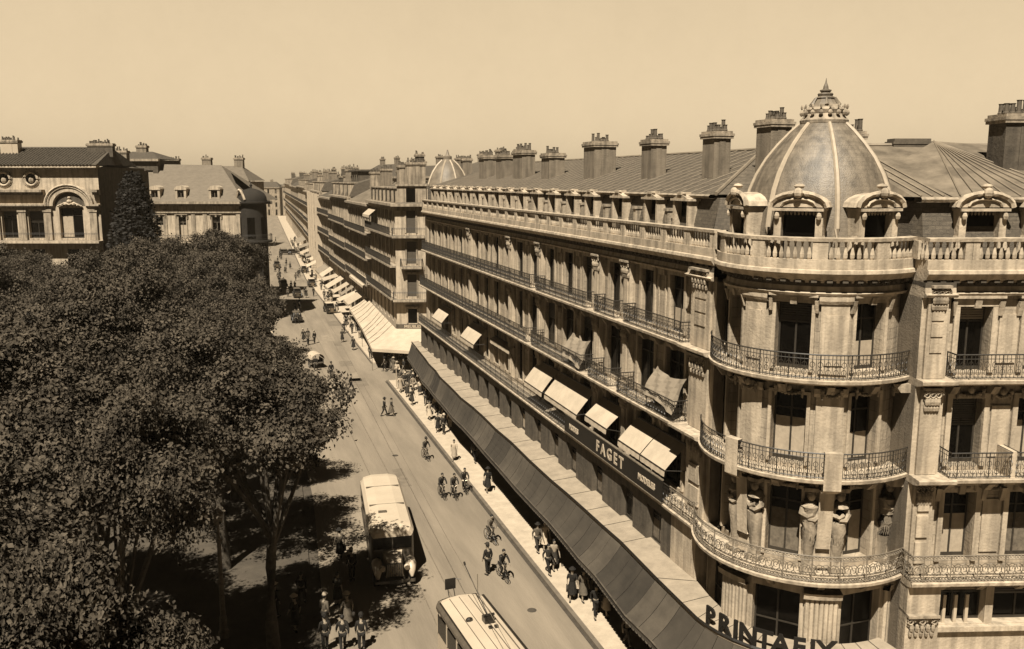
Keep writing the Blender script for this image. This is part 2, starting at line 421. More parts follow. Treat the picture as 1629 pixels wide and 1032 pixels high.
# returns beside the rounded corner and the two corner piers
ret = MB()
pa = frC(arc_lim(0)[0], 0, 0); pb = frC(arc_lim(0)[1], 0, 0)
b_front = Bp(16.2, 31.3)
ret.quad((pb[0], pb[1], 0), (b_front[0], b_front[1], 0), (b_front[0], b_front[1], 18.6), (pb[0], pb[1], 18.6))
ret.quad((pa[0], pa[1], 0), (19.5, 32.6, 0), (19.5, 32.6, 18.6), (pa[0], pa[1], 18.6))
ret.build('side_wall', BRICK, CB)
def pier(fr, s0, s1, o, z0, z1, panels=True):
    m = MB(); m.fbox(fr, s0, s1, -.3, o, z0, z1)
    if panels:
        c = (s0 + s1) / 2; w = (s1 - s0) * .26
        for z in [z0 + .35 + i * .85 for i in range(int((z1 - z0 - 1.5) / .85))]:
            m.fbox(fr, c - w, c + w, o - .02, o + .07, z, z + .7)
    return m
def capital(m, fr, s0, s1, o, z):
    """carved capital: leaves, volutes and a slab"""
    n = 5; w = (s1 - s0)
    for r in range(2):
        for i in range(n):
            x = s0 + w * (i + .5) / n
            p = fr(x, o + .05 + .07 * r, z - .62 + .24 * r); m.blob(p, (.085, .085, .17), 6, 4)
    for x in (s0 + .06, s1 - .06, (s0 + s1) / 2):
        pts = []
        for j in range(12):
            q = j / 11 * 3 * pi; rr = .17 * (1 - .7 * j / 11); pts.append(fr(x + rr * cos(q), o + .14, z - .12 + rr * sin(q)))
        m.tube(pts, .035, 4)
    m.fbox(fr, s0 - .08, s1 + .08, -.1, o + .24, z + .06, z + .16)
for fr, s0, s1 in ((frA, 32.62, 34.75), (frB, 16.22, 17.3)):
    for k, (z0, z1) in enumerate(((7.0, 10.9), (11.0, 14.55), (14.7, 18.35))):
        w = s1 - s0; a, b = s0 + w * .14 + .03, s1 - w * .14
        m = MB(); m.fbox(fr, s0, s1, -.3, .4 - .002 * k, z0, z1 + .1)
        m.fbox(fr, a, b, .39, .52, z0 + .02, z1 - .25)
        pn = (b - a) * .2
        if k == 0:
            for z in (z0 + .5, z0 + 1.55, z0 + 2.6): m.fbox(fr, a + pn, b - pn, .5, .6, z, z + .85)
        elif k == 2:
            for z in (z0 + 1.0, z0 + 1.6, z0 + 2.2): m.fbox(fr, a + pn, b - pn, .5, .56, z, z + .5)
        m.build('corner_pier', STONE, CB)
        c = MB(); capital(c, fr, a + .1, b - .1, .52, z1 - .3)
        c.build('carved_capital', STONE2, CB)
# giant pilasters on the street facade
for y in (41.75, 45.65, 55.5, 62.0, 73.5):
    for k, (z0, z1) in enumerate(((7.0, 10.9), (11.0, 14.5), (14.7, 17.9))):
        hw = .38
        m = MB(); m.fbox(frA, y - hw, y + hw, -.05, .3, z0, z1); m.fbox(frA, y - hw - .06, y + hw + .06, -.05, .36, z0 + .01, z0 + .35)
        m.fbox(frA, y - hw * .55, y + hw * .55, .28, .36, z0 + .6, z1 - 1.0)
        m.build('pilaster', STONE, CB)
        c = MB(); capital(c, frA, y - hw, y + hw, .3, z1 - .2); c.build('carved_capital', STONE2, CB)
# consoles of the upper window row
for y in [(BAYS[i] + BAYS[i + 1]) / 2 for i in range(len(BAYS) - 1)]:
    trim.fbox(frA, y - .3, y + .3, -.05, .12, 17.45, 17.72); trim.fbox(frA, y - .42, y - .3, -.05, .06, 14.8, 17.4); trim.fbox(frA, y + .3, y + .42, -.05, .06, 14.8, 17.4)

# garlands and carved heads over the near windows
def garland(fr, s, z, o, w=.5):
    g = MB()
    for j in range(9):
        t = -1 + j / 4; g.blob(fr(s + w * t, o + .07, z - .16 * (1 - t * t)), (.075, .075, .07), 6, 4, .15)
    g.blob(fr(s, o + .14, z + .1), (.12, .12, .16), 7, 5)
    for sg in (-1, 1): g.blob(fr(s + sg * w, o + .08, z - .12), (.06, .06, .18), 5, 4); g.blob(fr(s + sg * w, o + .08, z + .06), (.09, .09, .09), 5, 4)
    g.build('garland', STONE2, CB)
for k in (0, 1):
    z = (10.5, 14.12)[k]
    for s in BB[:2]: garland(frB, s, z, .1); garland(frB, s + 1.3, z - .1, .0, .35)
    for a in RW:
        fr, ln = chord(a - 14.6, a + 14.6); garland(fr, ln / 2, z, .08)
    for a in (195, 246.5, 297): fr, ln = chord(a - 8, a + 8); garland(fr, ln / 2, z, .25, .35)
    for y in [(BAYS[i] + BAYS[i + 1]) / 2 for i in range(1, 8)]: garland(frA, y, z - .3, .0, .3)
# entablature and cornice
trim.sweep(lambda o: path_pier(o), [(-.1, 17.72), (.28, 17.76), (.34, 17.86), (.2, 17.92), (.14, 18.3), (-.1, 18.3)])
cor = MB()
cor.sweep(lambda o: path(o), [(-.1, 18.2), (.22, 18.24), (.3, 18.34), (.58, 18.4), (.64, 18.5), (.74, 18.62), (.72, 18.74), (.6, 18.78), (-.5, 18.92)], closed=True)
cor.build('cornice', STONE, CB)
den = MB()
P = path(.3, n=90)
def along(P, step):
    out = []; acc = 0; nx = step / 2
    for i in range(len(P) - 1):
        a = Vector(P[i] + (0,)) if len(P[i]) == 2 else Vector(P[i]); b = Vector(P[i + 1] + (0,)) if len(P[i + 1]) == 2 else Vector(P[i + 1])
        d = b - a; ln = d.length
        if ln < 1e-6: continue
        d /= ln
        while nx <= acc + ln: out.append((a + d * (nx - acc), d)); nx += step
        acc += ln
    return out
def blocks(mb, P, step, w, o0, o1, z0, z1):
    for p, d in along([tuple(q[:2]) for q in P], step):
        n = Vector((-d.y, d.x, 0)) * -1
        # outward = left/right test: away from the building (towards the camera side)
        if n.x * (p.x - 27) + n.y * (p.y - 60) < 0 and abs(d.y) > .9: n = -n
        if abs(d.y) <= .9 and n.y > 0: n = -n
        f = lambda s, o, z: (p.x + d.x * s + n.x * o, p.y + d.y * s + n.y * o, z)
        mb.fbox(f, -w / 2, w / 2, o0, o1, z0, z1)
blocks(den, path(.2, n=60), .5, .2, 0, .36, 18.28, 18.4)
den.sweep(lambda o: path(o), [(.1, 18.16), (.22, 18.17), (.22, 18.42), (.1, 18.42)]); blocks(den, path(.12, n=60), .26, .13, 0, .2, 18.18, 18.3); den.build('cornice_bracket', FRIEZE, CB)  # dentils coloured dark for the cornice's shade
m = MB(); m.sweep(lambda o: path_pier(o), [(.02, 17.93), (.17, 17.94), (.17, 18.3), (.02, 18.3)]); m.build('frieze', FRIEZE, CB)  # shadow below the cornice painted in as a dark frieze

# balustrade above the cornice
BO = .46
bal = MB()
bal.sweep(lambda o: path(o), [(BO - .16, 18.78), (BO + .16, 18.78), (BO + .16, 19.12), (BO - .16, 19.12)])
bal.sweep(lambda o: path(o), [(BO - .15, 19.78), (BO + .17, 19.78), (BO + .19, 19.9), (BO - .17, 19.92)])
pp = [tuple(p[:2]) for p in path(BO, n=60)]
al = along(pp, .25)
for i, (p, d) in enumerate(al):
    n = Vector((d.y, -d.x, 0)); k = i % 9
    f = lambda s, o, z: (p.x + d.x * s + n.x * o, p.y + d.y * s + n.y * o, z)
    if k in (0, 1): bal.fbox(f, -.14, .14, -.13, .13, 19.11, 19.79)
    else: bal.lathe((p.x, p.y, 19.11), [(.05, 0), (.08, .08), (.088, .2), (.04, .42), (.035, .56), (.07, .68)], 6)
bal.build('balustrade', STONE, CB)

# balconies: slab, brackets and iron railing
for k, (z, o, h) in enumerate(((7.0, 1.25, 1.0), (11.0, 1.1, 1.0), (14.7, .8, .95))):
    sl = MB(); pf = lambda q: path_pier(q, .12 if k else .02)
    sl.sweep(pf, [(-.1, z - .3), (o - .4, z - .28), (o - .12, z - .2), (o, z - .14), (o + .02, z - .02), (o - .04, z), (-.1, z + .003)])
    so_ = sl.build('balcony', STONE, CB)
    for bp in along([tuple(q[:2]) for q in path(0, yend=62, send=25, n=60)], 1.55):
        br = MB(); pb_, db_ = bp; n_ = Vector((db_.y, -db_.x, 0)); n_ = -n_ if (n_.x > .2 or n_.y > .3) else n_
        if pb_.y > 32.6 and abs(db_.y) > .99: n_ = Vector((-1, 0, 0))
        br.fbox(lambda s, oo, zz: (pb_.x + db_.x * s + n_.x * oo, pb_.y + db_.y * s + n_.y * oo, zz), -.13, .13, -.05, o * .45, z - .62, z - .29, o1b=o * .75); br.build('bracket', STONE2, so_)
    P = path(o - .07, n=44)
    # interrupt the railing at the piers on the upper floors
    if k == 0:
        rl = MB(); rail(rl, [P[0], P[1]], z, h, .17, 0, .013); rl.build('railing', IRON, so_)
        rl = MB(); rail(rl, P[1:], z, h + .05, .26, 1, .017); rl.build('railing', IRONL, so_)
    else:
        secs = [(91.4, 56.0), (55.0, 46.2), (45.1, 42.3), (41.2, 34.9)]
        for y0, y1 in secs:
            rl = MB(); x = P[0][0]; rail(rl, [(19.9, y0), (x, y0), (x, y1), (19.9, y1)], z, h, .14, 0, .015); rl.build('railing', IRON, so_)
        rl = MB(); rail(rl, P[3:-3], z, h, .14, 0, .015); rl.build('railing', IRON, so_)
        s_ = 17.55
        for s0, s1 in (((17.45, 19.75), (20.0, 22.3), (22.6, 25)) if k == 1 else ((17.5, 29.5),)):
            rl = MB(); oo = 31.7 - o + .07; rail(rl, [Bp(s0, 31.7), Bp(s0, oo), Bp(s1, oo), Bp(s1, 31.7)], z, h, .15, 0, .012); rl.build('railing', IRON, so_)
        if k == 1:
            for s0 in (19.87, 22.45): trim.fbox(frB, s0 - .15, s0 + .15, 0, .9, 10.72, 12.0); trim.fbox(frB, s0 - .2, s0 + .2, 0, 1.0, 7.0, 10.7, o1b=.5) if 0 else None
m = MB()
for s in (18.0, 18.45, 18.9): m.fbox(frB, s - .06, s + .06, .32, .42, 4.95, 6.1)
trim.fbox(frB, 17.45, 22, .5, .72, 4.72, 4.92); m.build('window_bar', CREAM, CB)
c = MB(); capital(c, frB, 16.3, 17.35, .98, 5.5); c.build('carved_capital', STONE2, CB)
# stone strut dividing the middle balcony of the rounded corner
for a in (195, 246.5):
    pa = lambda o, a=a: [frC(a - 4.2, o, 0)[:2], frC(a + 4.2, o, 0)[:2]]
    trim.sweep(pa, [(.82, 10.4), (1.12, 10.6), (1.14, 12.05), (.86, 12.05)]); trim.sweep(pa, [(.05, 8.0), (.32, 8.0), (.5, 10.4), (.05, 10.4)])
trim.build('moulding', STONE, CB)

# caryatids carrying the middle balcony
def caryatid(a, turn):
    base = Vector(frC(a, .06, 7.95)); out = Vector((cos(R_(a)), sin(R_(a)), 0)); side = Vector((-out.y, out.x, 0))
    f = lambda s, o, z: tuple(base + side * s * .86 + out * o * .9 + Vector((0, 0, z * .95)))
    m = MB()
    # tapering sheath, drapery, torso, folded arms and bowed head
    m.tube([f(0, .0, -.9), f(0, .02, -.4), f(0, .05, .2), f(.02 * turn, .08, .8), f(.03 * turn, .12, 1.15), f(.0, .1, 1.5), f(-.02 * turn, .1, 1.82), f(0, .12, 2.0), f(0, .14, 2.1)], [.2, .22, .27, .34, .31, .29, .36, .25, .11], 9)
    m.tube([f(-.26, .1, 1.83), f(-.36, .22, 1.5), f(-.1, .38, 1.4), f(.12, .36, 1.52)], [.14, .13, .11, .08], 6)
    m.tube([f(.26, .1, 1.83), f(.37, .2, 1.48), f(.16, .4, 1.28), f(-.1, .38, 1.3)], [.14, .13, .11, .08], 6)
    m.blob(f(.02 * turn, .24, 2.25), (.16, .17, .2), 8, 6)
    m.blob(f(0, .2, 2.4), (.17, .17, .08), 8, 4)
    for j in range(7):
        q = -1.2 + 2.4 * j / 6
        m.tube([f(.25 * sin(q), .12 + .2 * cos(q), 1.15), f(.22 * sin(q + .2 * turn), .14 + .22 * cos(q), .7), f(.26 * sin(q), .1 + .2 * cos(q), .2)], [.05, .06, .03], 4)
    m.fbox(f, -.3, .3, -.2, .42, 2.46, 2.62); m.fbox(f, -.34, .34, -.2, .36, -.95, -.75); m.fbox(f, -.26, .26, -.2, .26, -.75, .1, o1b=.12)
    m.build('caryatid', STONE2, CB, smooth=True)
for a, t in ((186, 1), (203, -1), (238, 1), (256, -1), (297, 1)): caryatid(a, t)

# base storeys, set forward under the long balcony, with dark shopfronts
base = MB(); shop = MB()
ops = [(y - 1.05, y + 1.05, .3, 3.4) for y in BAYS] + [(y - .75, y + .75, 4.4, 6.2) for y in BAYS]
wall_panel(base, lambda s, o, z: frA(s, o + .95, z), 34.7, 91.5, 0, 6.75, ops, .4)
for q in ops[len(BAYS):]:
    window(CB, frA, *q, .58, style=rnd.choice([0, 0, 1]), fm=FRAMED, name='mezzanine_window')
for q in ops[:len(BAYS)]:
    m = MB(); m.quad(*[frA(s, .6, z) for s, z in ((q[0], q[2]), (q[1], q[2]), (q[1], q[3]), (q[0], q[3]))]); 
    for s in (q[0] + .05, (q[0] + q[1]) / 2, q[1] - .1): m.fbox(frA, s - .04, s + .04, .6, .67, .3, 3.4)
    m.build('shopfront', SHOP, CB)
base.build('ground_floor_wall', STONED, CB)  # dark colour stands for shopfronts and the balcony's shadow
lower = MB()
opsB = [(s - 1.12, s + 1.12, 4.95, 6.45) for s in BB] + [(s - 1.0, s + 1.0, .3, 3.5) for s in BB]
wall_panel(lower, lambda s, o, z: frB(s, o + .5, z), 17.0, 30, 0, 6.75, opsB, .5)
for q in opsB: window(CB, lambda s, o, z: frB(s, o + .5, z), *q, -.45, fm=FRAMED, name='mezzanine_window')
for b0, b1, isw in segs:
    n = 1 if isw else max(1, int((b1 - b0) / 9))
    for i in range(n):
        fr, ln = chord(b0 + (b1 - b0) * i / n, b0 + (b1 - b0) * (i + 1) / n, .55)
        q = (.06, ln - .06, .3, 6.2)
        wall_panel(lower, fr, 0, ln, 0, 6.75, [q] if isw else [], .45)
        if isw: window(CB, fr, *q, -.42, fm=FRAMED, name='mezzanine_window')
for fr, s0, s1 in ((frA, 32.62, 34.9), (frB, 16.22, 17.5)): lower.fbox(fr, s0, s1, -.3, .98, 0, 6.72)
for c in (195, 246.5, 298):   # fluted piers under the rounded balcony
    for j in range(-3, 4):
        a = c + j * 2.6; p = frC(a, .62, 0); lower.tube([(p[0], p[1], 0), (p[0], p[1], 6.1)], .11, 6)
    pa = lambda o, c=c: [frC(c - 10 + 20 * i / 5, o, 0)[:2] for i in range(6)]
    lower.sweep(pa, [(.5, 6.1), (.85, 6.15), (.9, 6.4), (.5, 6.5)])
lower.build('corner_base_wall', STONE, CB)

# mansard with dormers along the street and the side facade
man = MB()
man.quad(frA(34.2, -.05, 18.9), frA(91.5, -.05, 18.9), frA(91.5, -.55, 21.2), frA(34.2, -.55, 21.2))
man.quad(frB(16.4, -.05, 18.9), frB(30, -.05, 18.9), frB(30, -.55, 21.2), frB(16.4, -.55, 21.2))
man.quad((20.0, 34.2, 18.9), (22.5, 31.6, 18.9), (22.5, 32.2, 21.2), (20.45, 34.2, 21.2))
man.quad((24.3, 28.8, 18.9), frB(16.4, -.05, 18.9), frB(16.4, -.55, 21.2), (24.5, 29.4, 21.2))
man.build('mansard', SLATE, CB)
cop = MB()
cop.sweep(lambda o: [(20.4 - o, 91.5), (20.4 - o, 34.6)], [(-.2, 21.16), (.25, 21.16), (.3, 21.27), (.22, 21.34), (-.2, 21.34)])
cop.sweep(lambda o: [Bp(16.2, 32.2 - o), Bp(30, 32.2 - o)], [(-.2, 21.16), (.3, 21.16), (.36, 21.27), (.28, 21.36), (-.2, 21.36)])
cop.build('roof_gutter', STONE2, CB)
for y in [(BAYS[i] + BAYS[i + 1]) / 2 for i in range(len(BAYS) - 1)]:
    pass
def dormer(fr, s, big=False, dome=False, label=None):
    m = MB(); w = .58 if not big else .62; z0 = 18.85; z1 = 21.02 if not big else 20.85; pw = .17 if not big else .26
    o = .02
    m.fbox(fr, s - w - pw, s - w, -1.2, o, z0, z1); m.fbox(fr, s + w, s + w + pw, -1.2, o, z0, z1)
    # scrolled feet
    for sg in (-1, 1):
        x0 = s + sg * (w + pw)
        m.hexa([fr(x0, -.3, z0), fr(x0 + sg * .34, -.3, z0), fr(x0 + sg * .34, o - .05, z0), fr(x0, o - .05, z0), fr(x0, -.3, z0 + 1.1), fr(x0 + sg * .03, -.3, z0 + 1.1), fr(x0 + sg * .03, o - .05, z0 + 1.1), fr(x0, o - .05, z0 + 1.1)])
    m.fbox(fr, s - w - .3, s + w + .3, -1.25, o + (.16 if big else .08), z1, z1 + .1)
    if big:
        n = 9; rx, rz = w + .42, .52
        pr = []
        for j in range(n + 1):
            q = pi * j / n; pr.append((s - rx * cos(q), z1 + .14 + rz * sin(q)))
        for j in range(n):
            (a, za), (b, zb) = pr[j], pr[j + 1]
            m.hexa([fr(a, -1.2, z1 + .14), fr(b, -1.2, z1 + .14), fr(b, o + .05, z1 + .14), fr(a, o + .05, z1 + .14), fr(a, -1.2, za), fr(b, -1.2, zb), fr(b, o + .05, zb), fr(a, o + .05, za)])
        m.tube([fr(a, o + .1, z) for a, z in pr], .1, 5)
        m.tube([fr(s - rx * .6 * cos(pi * j / 6), o + .1, z1 + .18 + rz * .5 * sin(pi * j / 6)) for j in range(7)], .05, 4)
        c = fr(s, o + .2, z1 + .66); m.blob(c, (.17, .17, .2), 8, 6); c = fr(s, o + .05, z1 + .9); m.blob(c, (.2, .2, .1), 8, 4)
        for sg in (-1, 1):
            c = fr(s + sg * .3, o + .14, z1 + .62); m.blob(c, (.12, .12, .1), 6, 4)
            c = fr(s + sg * (w + .14), o + .1, z1 - .18); m.blob(c, (.1, .1, .15), 6, 4)
    else:
        # small scrolled crest rising above the gutter
        m.hexa([fr(s - w - .12, -1.2, z1 + .1), fr(s + w + .12, -1.2, z1 + .1), fr(s + w + .12, o + .04, z1 + .1), fr(s - w - .12, o + .04, z1 + .1),
                fr(s - .2, -.8, z1 + .28), fr(s + .2, -.8, z1 + .28), fr(s + .2, o + .06, z1 + .28), fr(s - .2, o + .06, z1 + .28)])
        m.fbox(fr, s - .2, s + .2, -.4, o + .1, z1 + .28, z1 + .4)
        for sg in (-1, 1): m.blob(fr(s + sg * .27, o - .02, z1 + .33), (.09, .14, .08), 6, 4)
    d = m.build('dormer', STONE, CB)
    h = MB(); h.quad(fr(s - w, -.35, z0), fr(s + w, -.35, z0), fr(s + w, -.35, z1), fr(s - w, -.35, z1)); h.build('pane', GLASS, d)
    if big:
        h = MB(); h.quad(fr(s - w + .08, -.3, z0), fr(s + w - .08, -.3, z0), fr(s + w - .08, -.3, z0 + .9), fr(s - w + .08, -.3, z0 + .9)); h.build('shutter', FRAME, d)
        h = MB()
        for j in range(9): h.blob(fr(s - w + .08 + (2 * w - .16) * j / 8, -.05, z1 - .06), (.06, .03, .1), 5, 4)
        h.build('valance', STONE2, d)
for y in BAYS: dormer(frA, y)
for s in BB: dormer(frB, s, big=True)
for a in RW:
    fr, ln = chord(a - 12, a + 12, .1); dormer(fr, ln / 2, big=True)
# little pilasters between dormers
for y in [(BAYS[i] + BAYS[i + 1]) / 2 for i in range(len(BAYS) - 1)]:
    m = MB()
    m.fbox(frA, y - .14, y + .14, -.6, -.06, 18.95, 20.5); m.fbox(frA, y - .19, y + .19, -.6, .0, 20.5, 20.62)
    m.build('attic_pier', STONE2, CB)

# dome with ribs, crest and finial
prof = [(2.95, 19.0 - 19), (2.93, .5), (2.9, 1.2), (2.82, 1.9), (2.66, 2.6), (2.42, 3.2), (2.08, 3.8), (1.66, 4.35), (1.2, 4.85), (.88, 5.15)]
d = MB(); d.lathe((CX, CY, 19), prof, 56); dome = d.build('dome', DOMEM, CB, smooth=True)
for k in range(7):
    a = R_(195 + k * 360 / 7); m = MB()
    m.tube([(CX + (r + .03) * cos(a), CY + (r + .03) * sin(a), 19 + z) for r, z in prof], [.1] * 6 + [.09, .085, .08, .07], 6)
    m.build('rib', RIBM, dome, smooth=True)
m = MB(); m.lathe((CX, CY, 24.1), [(.84, 0), (.9, .06), (.92, .18), (.82, .28), (.74, .42), (.8, .58), (.74, .64), (.6, .7), (.56, .78)], 20)
for k in range(16):
    a = 2 * pi * k / 16; c = (CX + .86 * cos(a), CY + .86 * sin(a), 24.56)
    m.blob(c, (.09, .09, .11), 6, 4); m.blob((CX + .86 * cos(a), CY + .86 * sin(a), 24.8), (.05, .05, .1), 5, 4)
m.build('dome_crest', STONE2, CB)
m = MB()
m.lathe((CX, CY, 24.85), [(.54, 0), (.42, .15), (.34, .25), (.38, .29), (.36, .33), (.27, .36), (.3, .44), (.27, .48), (.16, .5), (.22, .56), (.22, .6), (.11, .63), (.09, .74), (.03, .9), (.01, 1.05)], 12)
for k in range(6):
    a = 2 * pi * k / 6; m.tube([(CX + .58 * cos(a), CY + .58 * sin(a), 24.85), (CX + .5 * cos(a), CY + .5 * sin(a), 25.0), (CX + .4 * cos(a), CY + .4 * sin(a), 25.15)], [.09, .05, .04], 5)
m.build('finial', ZINC, CB)

# main roofs
m = MB()
m.quad((20.35, 91.5, 21.34), (20.35, 34.4, 21.34), (27, 41, 23.55), (27, 88, 23.55))
m.tri((20.35, 91.5, 21.34), (27, 88, 23.55), (34, 91.5, 21.34)); m.quad((27, 88, 23.55), (27, 41, 23.55), (34, 34, 21.34), (34, 91.5, 21.34))
m.tri((20.35, 34.4, 21.34), (27, 33, 21.34), (27, 41, 23.55)); m.tri((27, 33, 21.34), (34, 34, 21.34), (27, 41, 23.55))
m.quad((34, 91.5, 0), (34, 34, 0), (34, 34, 21.34), (34, 91.5, 21.34)); m.quad((19.9, 91.5, 0), (34, 91.5, 0), (34, 91.5, 21.34), (19.9, 91.5, 21.34))
m.build('street_roof', SLATE, CB)
m = MB()
A_, B_ = Bp(15.2, 38.5), Bp(30, 38.5); r0, r1 = Bp(16.0, 32.1), Bp(30, 32.1)
m.quad(r0 + (21.36,), r1 + (21.36,), B_ + (23.45,), A_ + (23.45,)); b0_, b1_ = Bp(15.2, 44), Bp(30, 44)
m.quad(A_ + (23.45,), B_ + (23.45,), b1_ + (21.3,), b0_ + (21.3,)); m.quad(Bp(30, 31.7) + (0,), b1_ + (0,), b1_ + (21.3,), Bp(30, 31.7) + (21.3,))
m.tri(r0 + (21.36,), A_ + (23.45,), (24.0, 32, 21.36)); m.quad((24.0, 32, 21.36), A_ + (23.45,), b0_ + (21.36,), (24.0, 34, 21.36))
# cross gable catching the light
g0, g1, gt = Bp(17.4, 31.95), Bp(26.5, 31.95), Bp(19.6, 37.9)
m.tri(g0 + (21.37,), Bp(22.5, 31.95) + (21.37,), gt + (23.62,)); m.tri(Bp(22.5, 31.95) + (21.37,), Bp(24.5, 37.9) + (23.3,), gt + (23.62,))
m.tri(g0 + (21.37,), gt + (23.62,), Bp(16.9, 36) + (22.5,))
m.build('zinc_roof', ZINC, CB)
m = MB()
for i in range(34):   # standing seams
    s = 16.3 + i * .42; a = Bp(s, 32.1); b = Bp(s - 3.6 * (1 if s > 30 else .25), 38.4)
    if s > 17.4 and s < 24.5: continue
    m.tube([a + (21.4,), b + (23.47,)], .035, 4)
for i in range(9):
    t = (i + .5) / 9; a = Vector(g0 + (21.4,)).lerp(Vector(Bp(22.5, 31.95) + (21.4,)), t); b = Vector(gt + (23.64,)).lerp(a, max(0, .0))
    tt = 1 - t * .95; e = a + (Vector(Bp(21, 38) + (23.5,)) - Vector(Bp(17.9, 31.95) + (21.4,))) * (.92 if 0 else tt * .85)
    m.tube([a + Vector((0, 0, .03)), a.lerp(Vector(gt + (23.64,)), 1 - .0) ], .03, 4) if i in (0,) else m.tube([a + Vector((0, 0, .02)), a.lerp(Vector(gt + (23.66,)), .97)], .022, 4)
m.tube([Bp(15.2, 38.5) + (23.47,), Bp(30, 38.5) + (23.47,)], .1, 6)
for i in range(60):
    y = 36 + i * .93; 
    if y < 88: m.tube([(20.4, y, 21.37), (27 if y > 41 else 20.4 + (y - 34.4), y, 23.58 if y > 41 else 21.37 + (y - 34.4) * .335)], .02, 3)
m.tube([(20.35, 34.4, 21.38), (27, 41, 23.58)], .09, 6); m.tube([(27, 41, 23.58), (27, 88, 23.58)], .09, 6)
m.build('roof_seam', ZINCL, CB)

# chimneys
def chimney(parent, x0, x1, y0, y1, z0, z1, npots=6, m1=BRICK, cap=STONE2, rot=0, name='chimney'):
    cx, cy = (x0 + x1) / 2, (y0 + y1) / 2; hx, hy = (x1 - x0) / 2, (y1 - y0) / 2
    c, s = cos(rot), sin(rot)
    f = lambda x, y, z: (cx + x * c - y * s, cy + x * s + y * c, z)
    fb = lambda mb, a, b, z, zz: mb.hexa([f(-a, -b, z), f(a, -b, z), f(a, b, z), f(-a, b, z), f(-a, -b, zz), f(a, -b, zz), f(a, b, zz), f(-a, b, zz)])
    m = MB(); fb(m, hx, hy, z0, z1 - .35)
    for q in (-1, 1): 
        fb(m, hx * .36, hy + .03, z0 + .2, z1 - .5) if q > 0 else None
    ch = m.build(name, m1, parent)
    m = MB(); fb(m, hx + .1, hy + .1, z1 - .36, z1 - .24); fb(m, hx + .13, hy + .13, z1 - .24, z1 - .12); fb(m, hx + .06, hy + .06, z1 - .12, z1); m.build('chimney_cap', cap, ch)
    m = MB(); along_x = hx >= hy; L_ = max(hx, hy)
    for i in range(npots):
        t = -L_ * .8 + 1.6 * L_ * i / max(1, npots - 1)
        for q in ((-.18, .18) if min(hx, hy) > .4 else (0,)):
            p = f(t, q, z1) if along_x else f(q, t, z1)
            hp = rnd.choice([.22, .3, .3, .42, .55])
            if rnd.random() < .85: m.lathe(p, [(.11, 0), (.13, .05), (.1, .1), (.09, hp - .05), (.12, hp)], 7)
    m.build('chimney_pot', TERRA, ch)
for x0, x1, y0, y1, z0, z1 in ((22.4, 23.3, 38.2, 39.3, 21.8, 24.3), (24.0, 25.1, 35.9, 37.1, 21.6, 24.75), (22.4, 23.35, 44.9, 46.1, 21.8, 24.2), (22.4, 23.9, 52.9, 54.7, 21.8, 24.4),
                               (22.4, 23.6, 61.3, 63.0, 21.8, 23.9), (22.4, 23.5, 67.6, 70.0, 21.8, 24.3), (22.4, 23.6, 73.2, 74.8, 21.8, 24.1), (22.4, 23.6, 78.6, 80.4, 21.8, 24.2),
                               (29.5, 30.3, 69, 70.2, 21.8, 24.5)):
    chimney(CB, x0, x1, y0, y1, z0, z1)
q = Bp(20.1 + 1.6, 35.2); chimney(CB, q[0] - .95, q[0] + .95, q[1] - .6, q[1] + .6, 21.5, 24.55, 7, STONED, STONE2, R_(-15.5))
q = Bp(16.6, 39.6); chimney(CB, q[0] - .5, q[0] + .5, q[1] - .5, q[1] + .5, 22, 24.1, 3, BRICK, STONE2, R_(-15.5))
q = Bp(18.9, 38.7); chimney(CB, q[0] - .75, q[0] + .75, q[1] - .3, q[1] + .3, 22.5, 23.75, 0, ZINC, TERRA, R_(-15.5))

# second small dome at the far end
m = MB(); m.lathe((22.4, 92.8, 19.0), [(2.3, 0), (2.3, 1.9), (2.2, 2.5), (2.0, 3.1), (1.65, 3.8), (1.15, 4.5), (.6, 5.0), (.45, 5.1), (.45, 5.4), (.2, 5.55), (.05, 6.1)], 24)
d2 = m.build('small_dome', ZINC, CB, smooth=True)
m = MB()
for k in range(8):
    a = 2 * pi * k / 8 + .2; m.tube([(22.4 + r * cos(a), 92.8 + r * sin(a), 19 + z) for r, z in ((2.34, 0), (2.34, 1.9), (2.24, 2.5), (2.04, 3.1), (1.69, 3.8), (1.19, 4.5), (.64, 5.0))], .1, 4)
m.build('rib', RIBM, d2)
m = MB(); m.lathe((22.4, 91.8, 0), [(2.7, 0), (2.7, 18.9)], 20, R_(90), R_(200)); m.build('far_corner_wall', STONE, CB)

# shop canopy along the pavement: light flat top, dark sloping cloth
YS_ = [94, 85, 76, 68, 62, 55, 51, 47, 42, 37.5, 33.5, 31, 29.6]
XB_ = [18.4, 17.9, 17.45, 17.35, 17.45, 17.5, 17.5, 17.45, 17.5, 17.55, 17.5, 17.42, 17.35]
XO_ = [17.9, 17.3, 16.85, 16.65, 16.6, 16.55, 16.5, 16.4, 16.3, 16.15, 16.1, 16.05, 16.05]
jr = random.Random(3)      # finer, slightly uneven frame: the canopy is made of many lengths
_y, _b, _o = [], [], []
for i in range(len(YS_) - 1):
    n = max(1, round((YS_[i] - YS_[i + 1]) / 3.0)) if i < len(YS_) - 3 else 1
    for j in range(n):
        t = j / n; _y.append(YS_[i] + (YS_[i + 1] - YS_[i]) * t); g_ = jr.uniform(-.07, .07) if i else 0
        _b.append(XB_[i] + (XB_[i + 1] - XB_[i]) * t + g_); _o.append(XO_[i] + (XO_[i + 1] - XO_[i]) * t + g_ + jr.uniform(-.06, .06))
YS_, XB_, XO_ = _y + YS_[-1:], _b + XB_[-1:], _o + XO_[-1:]
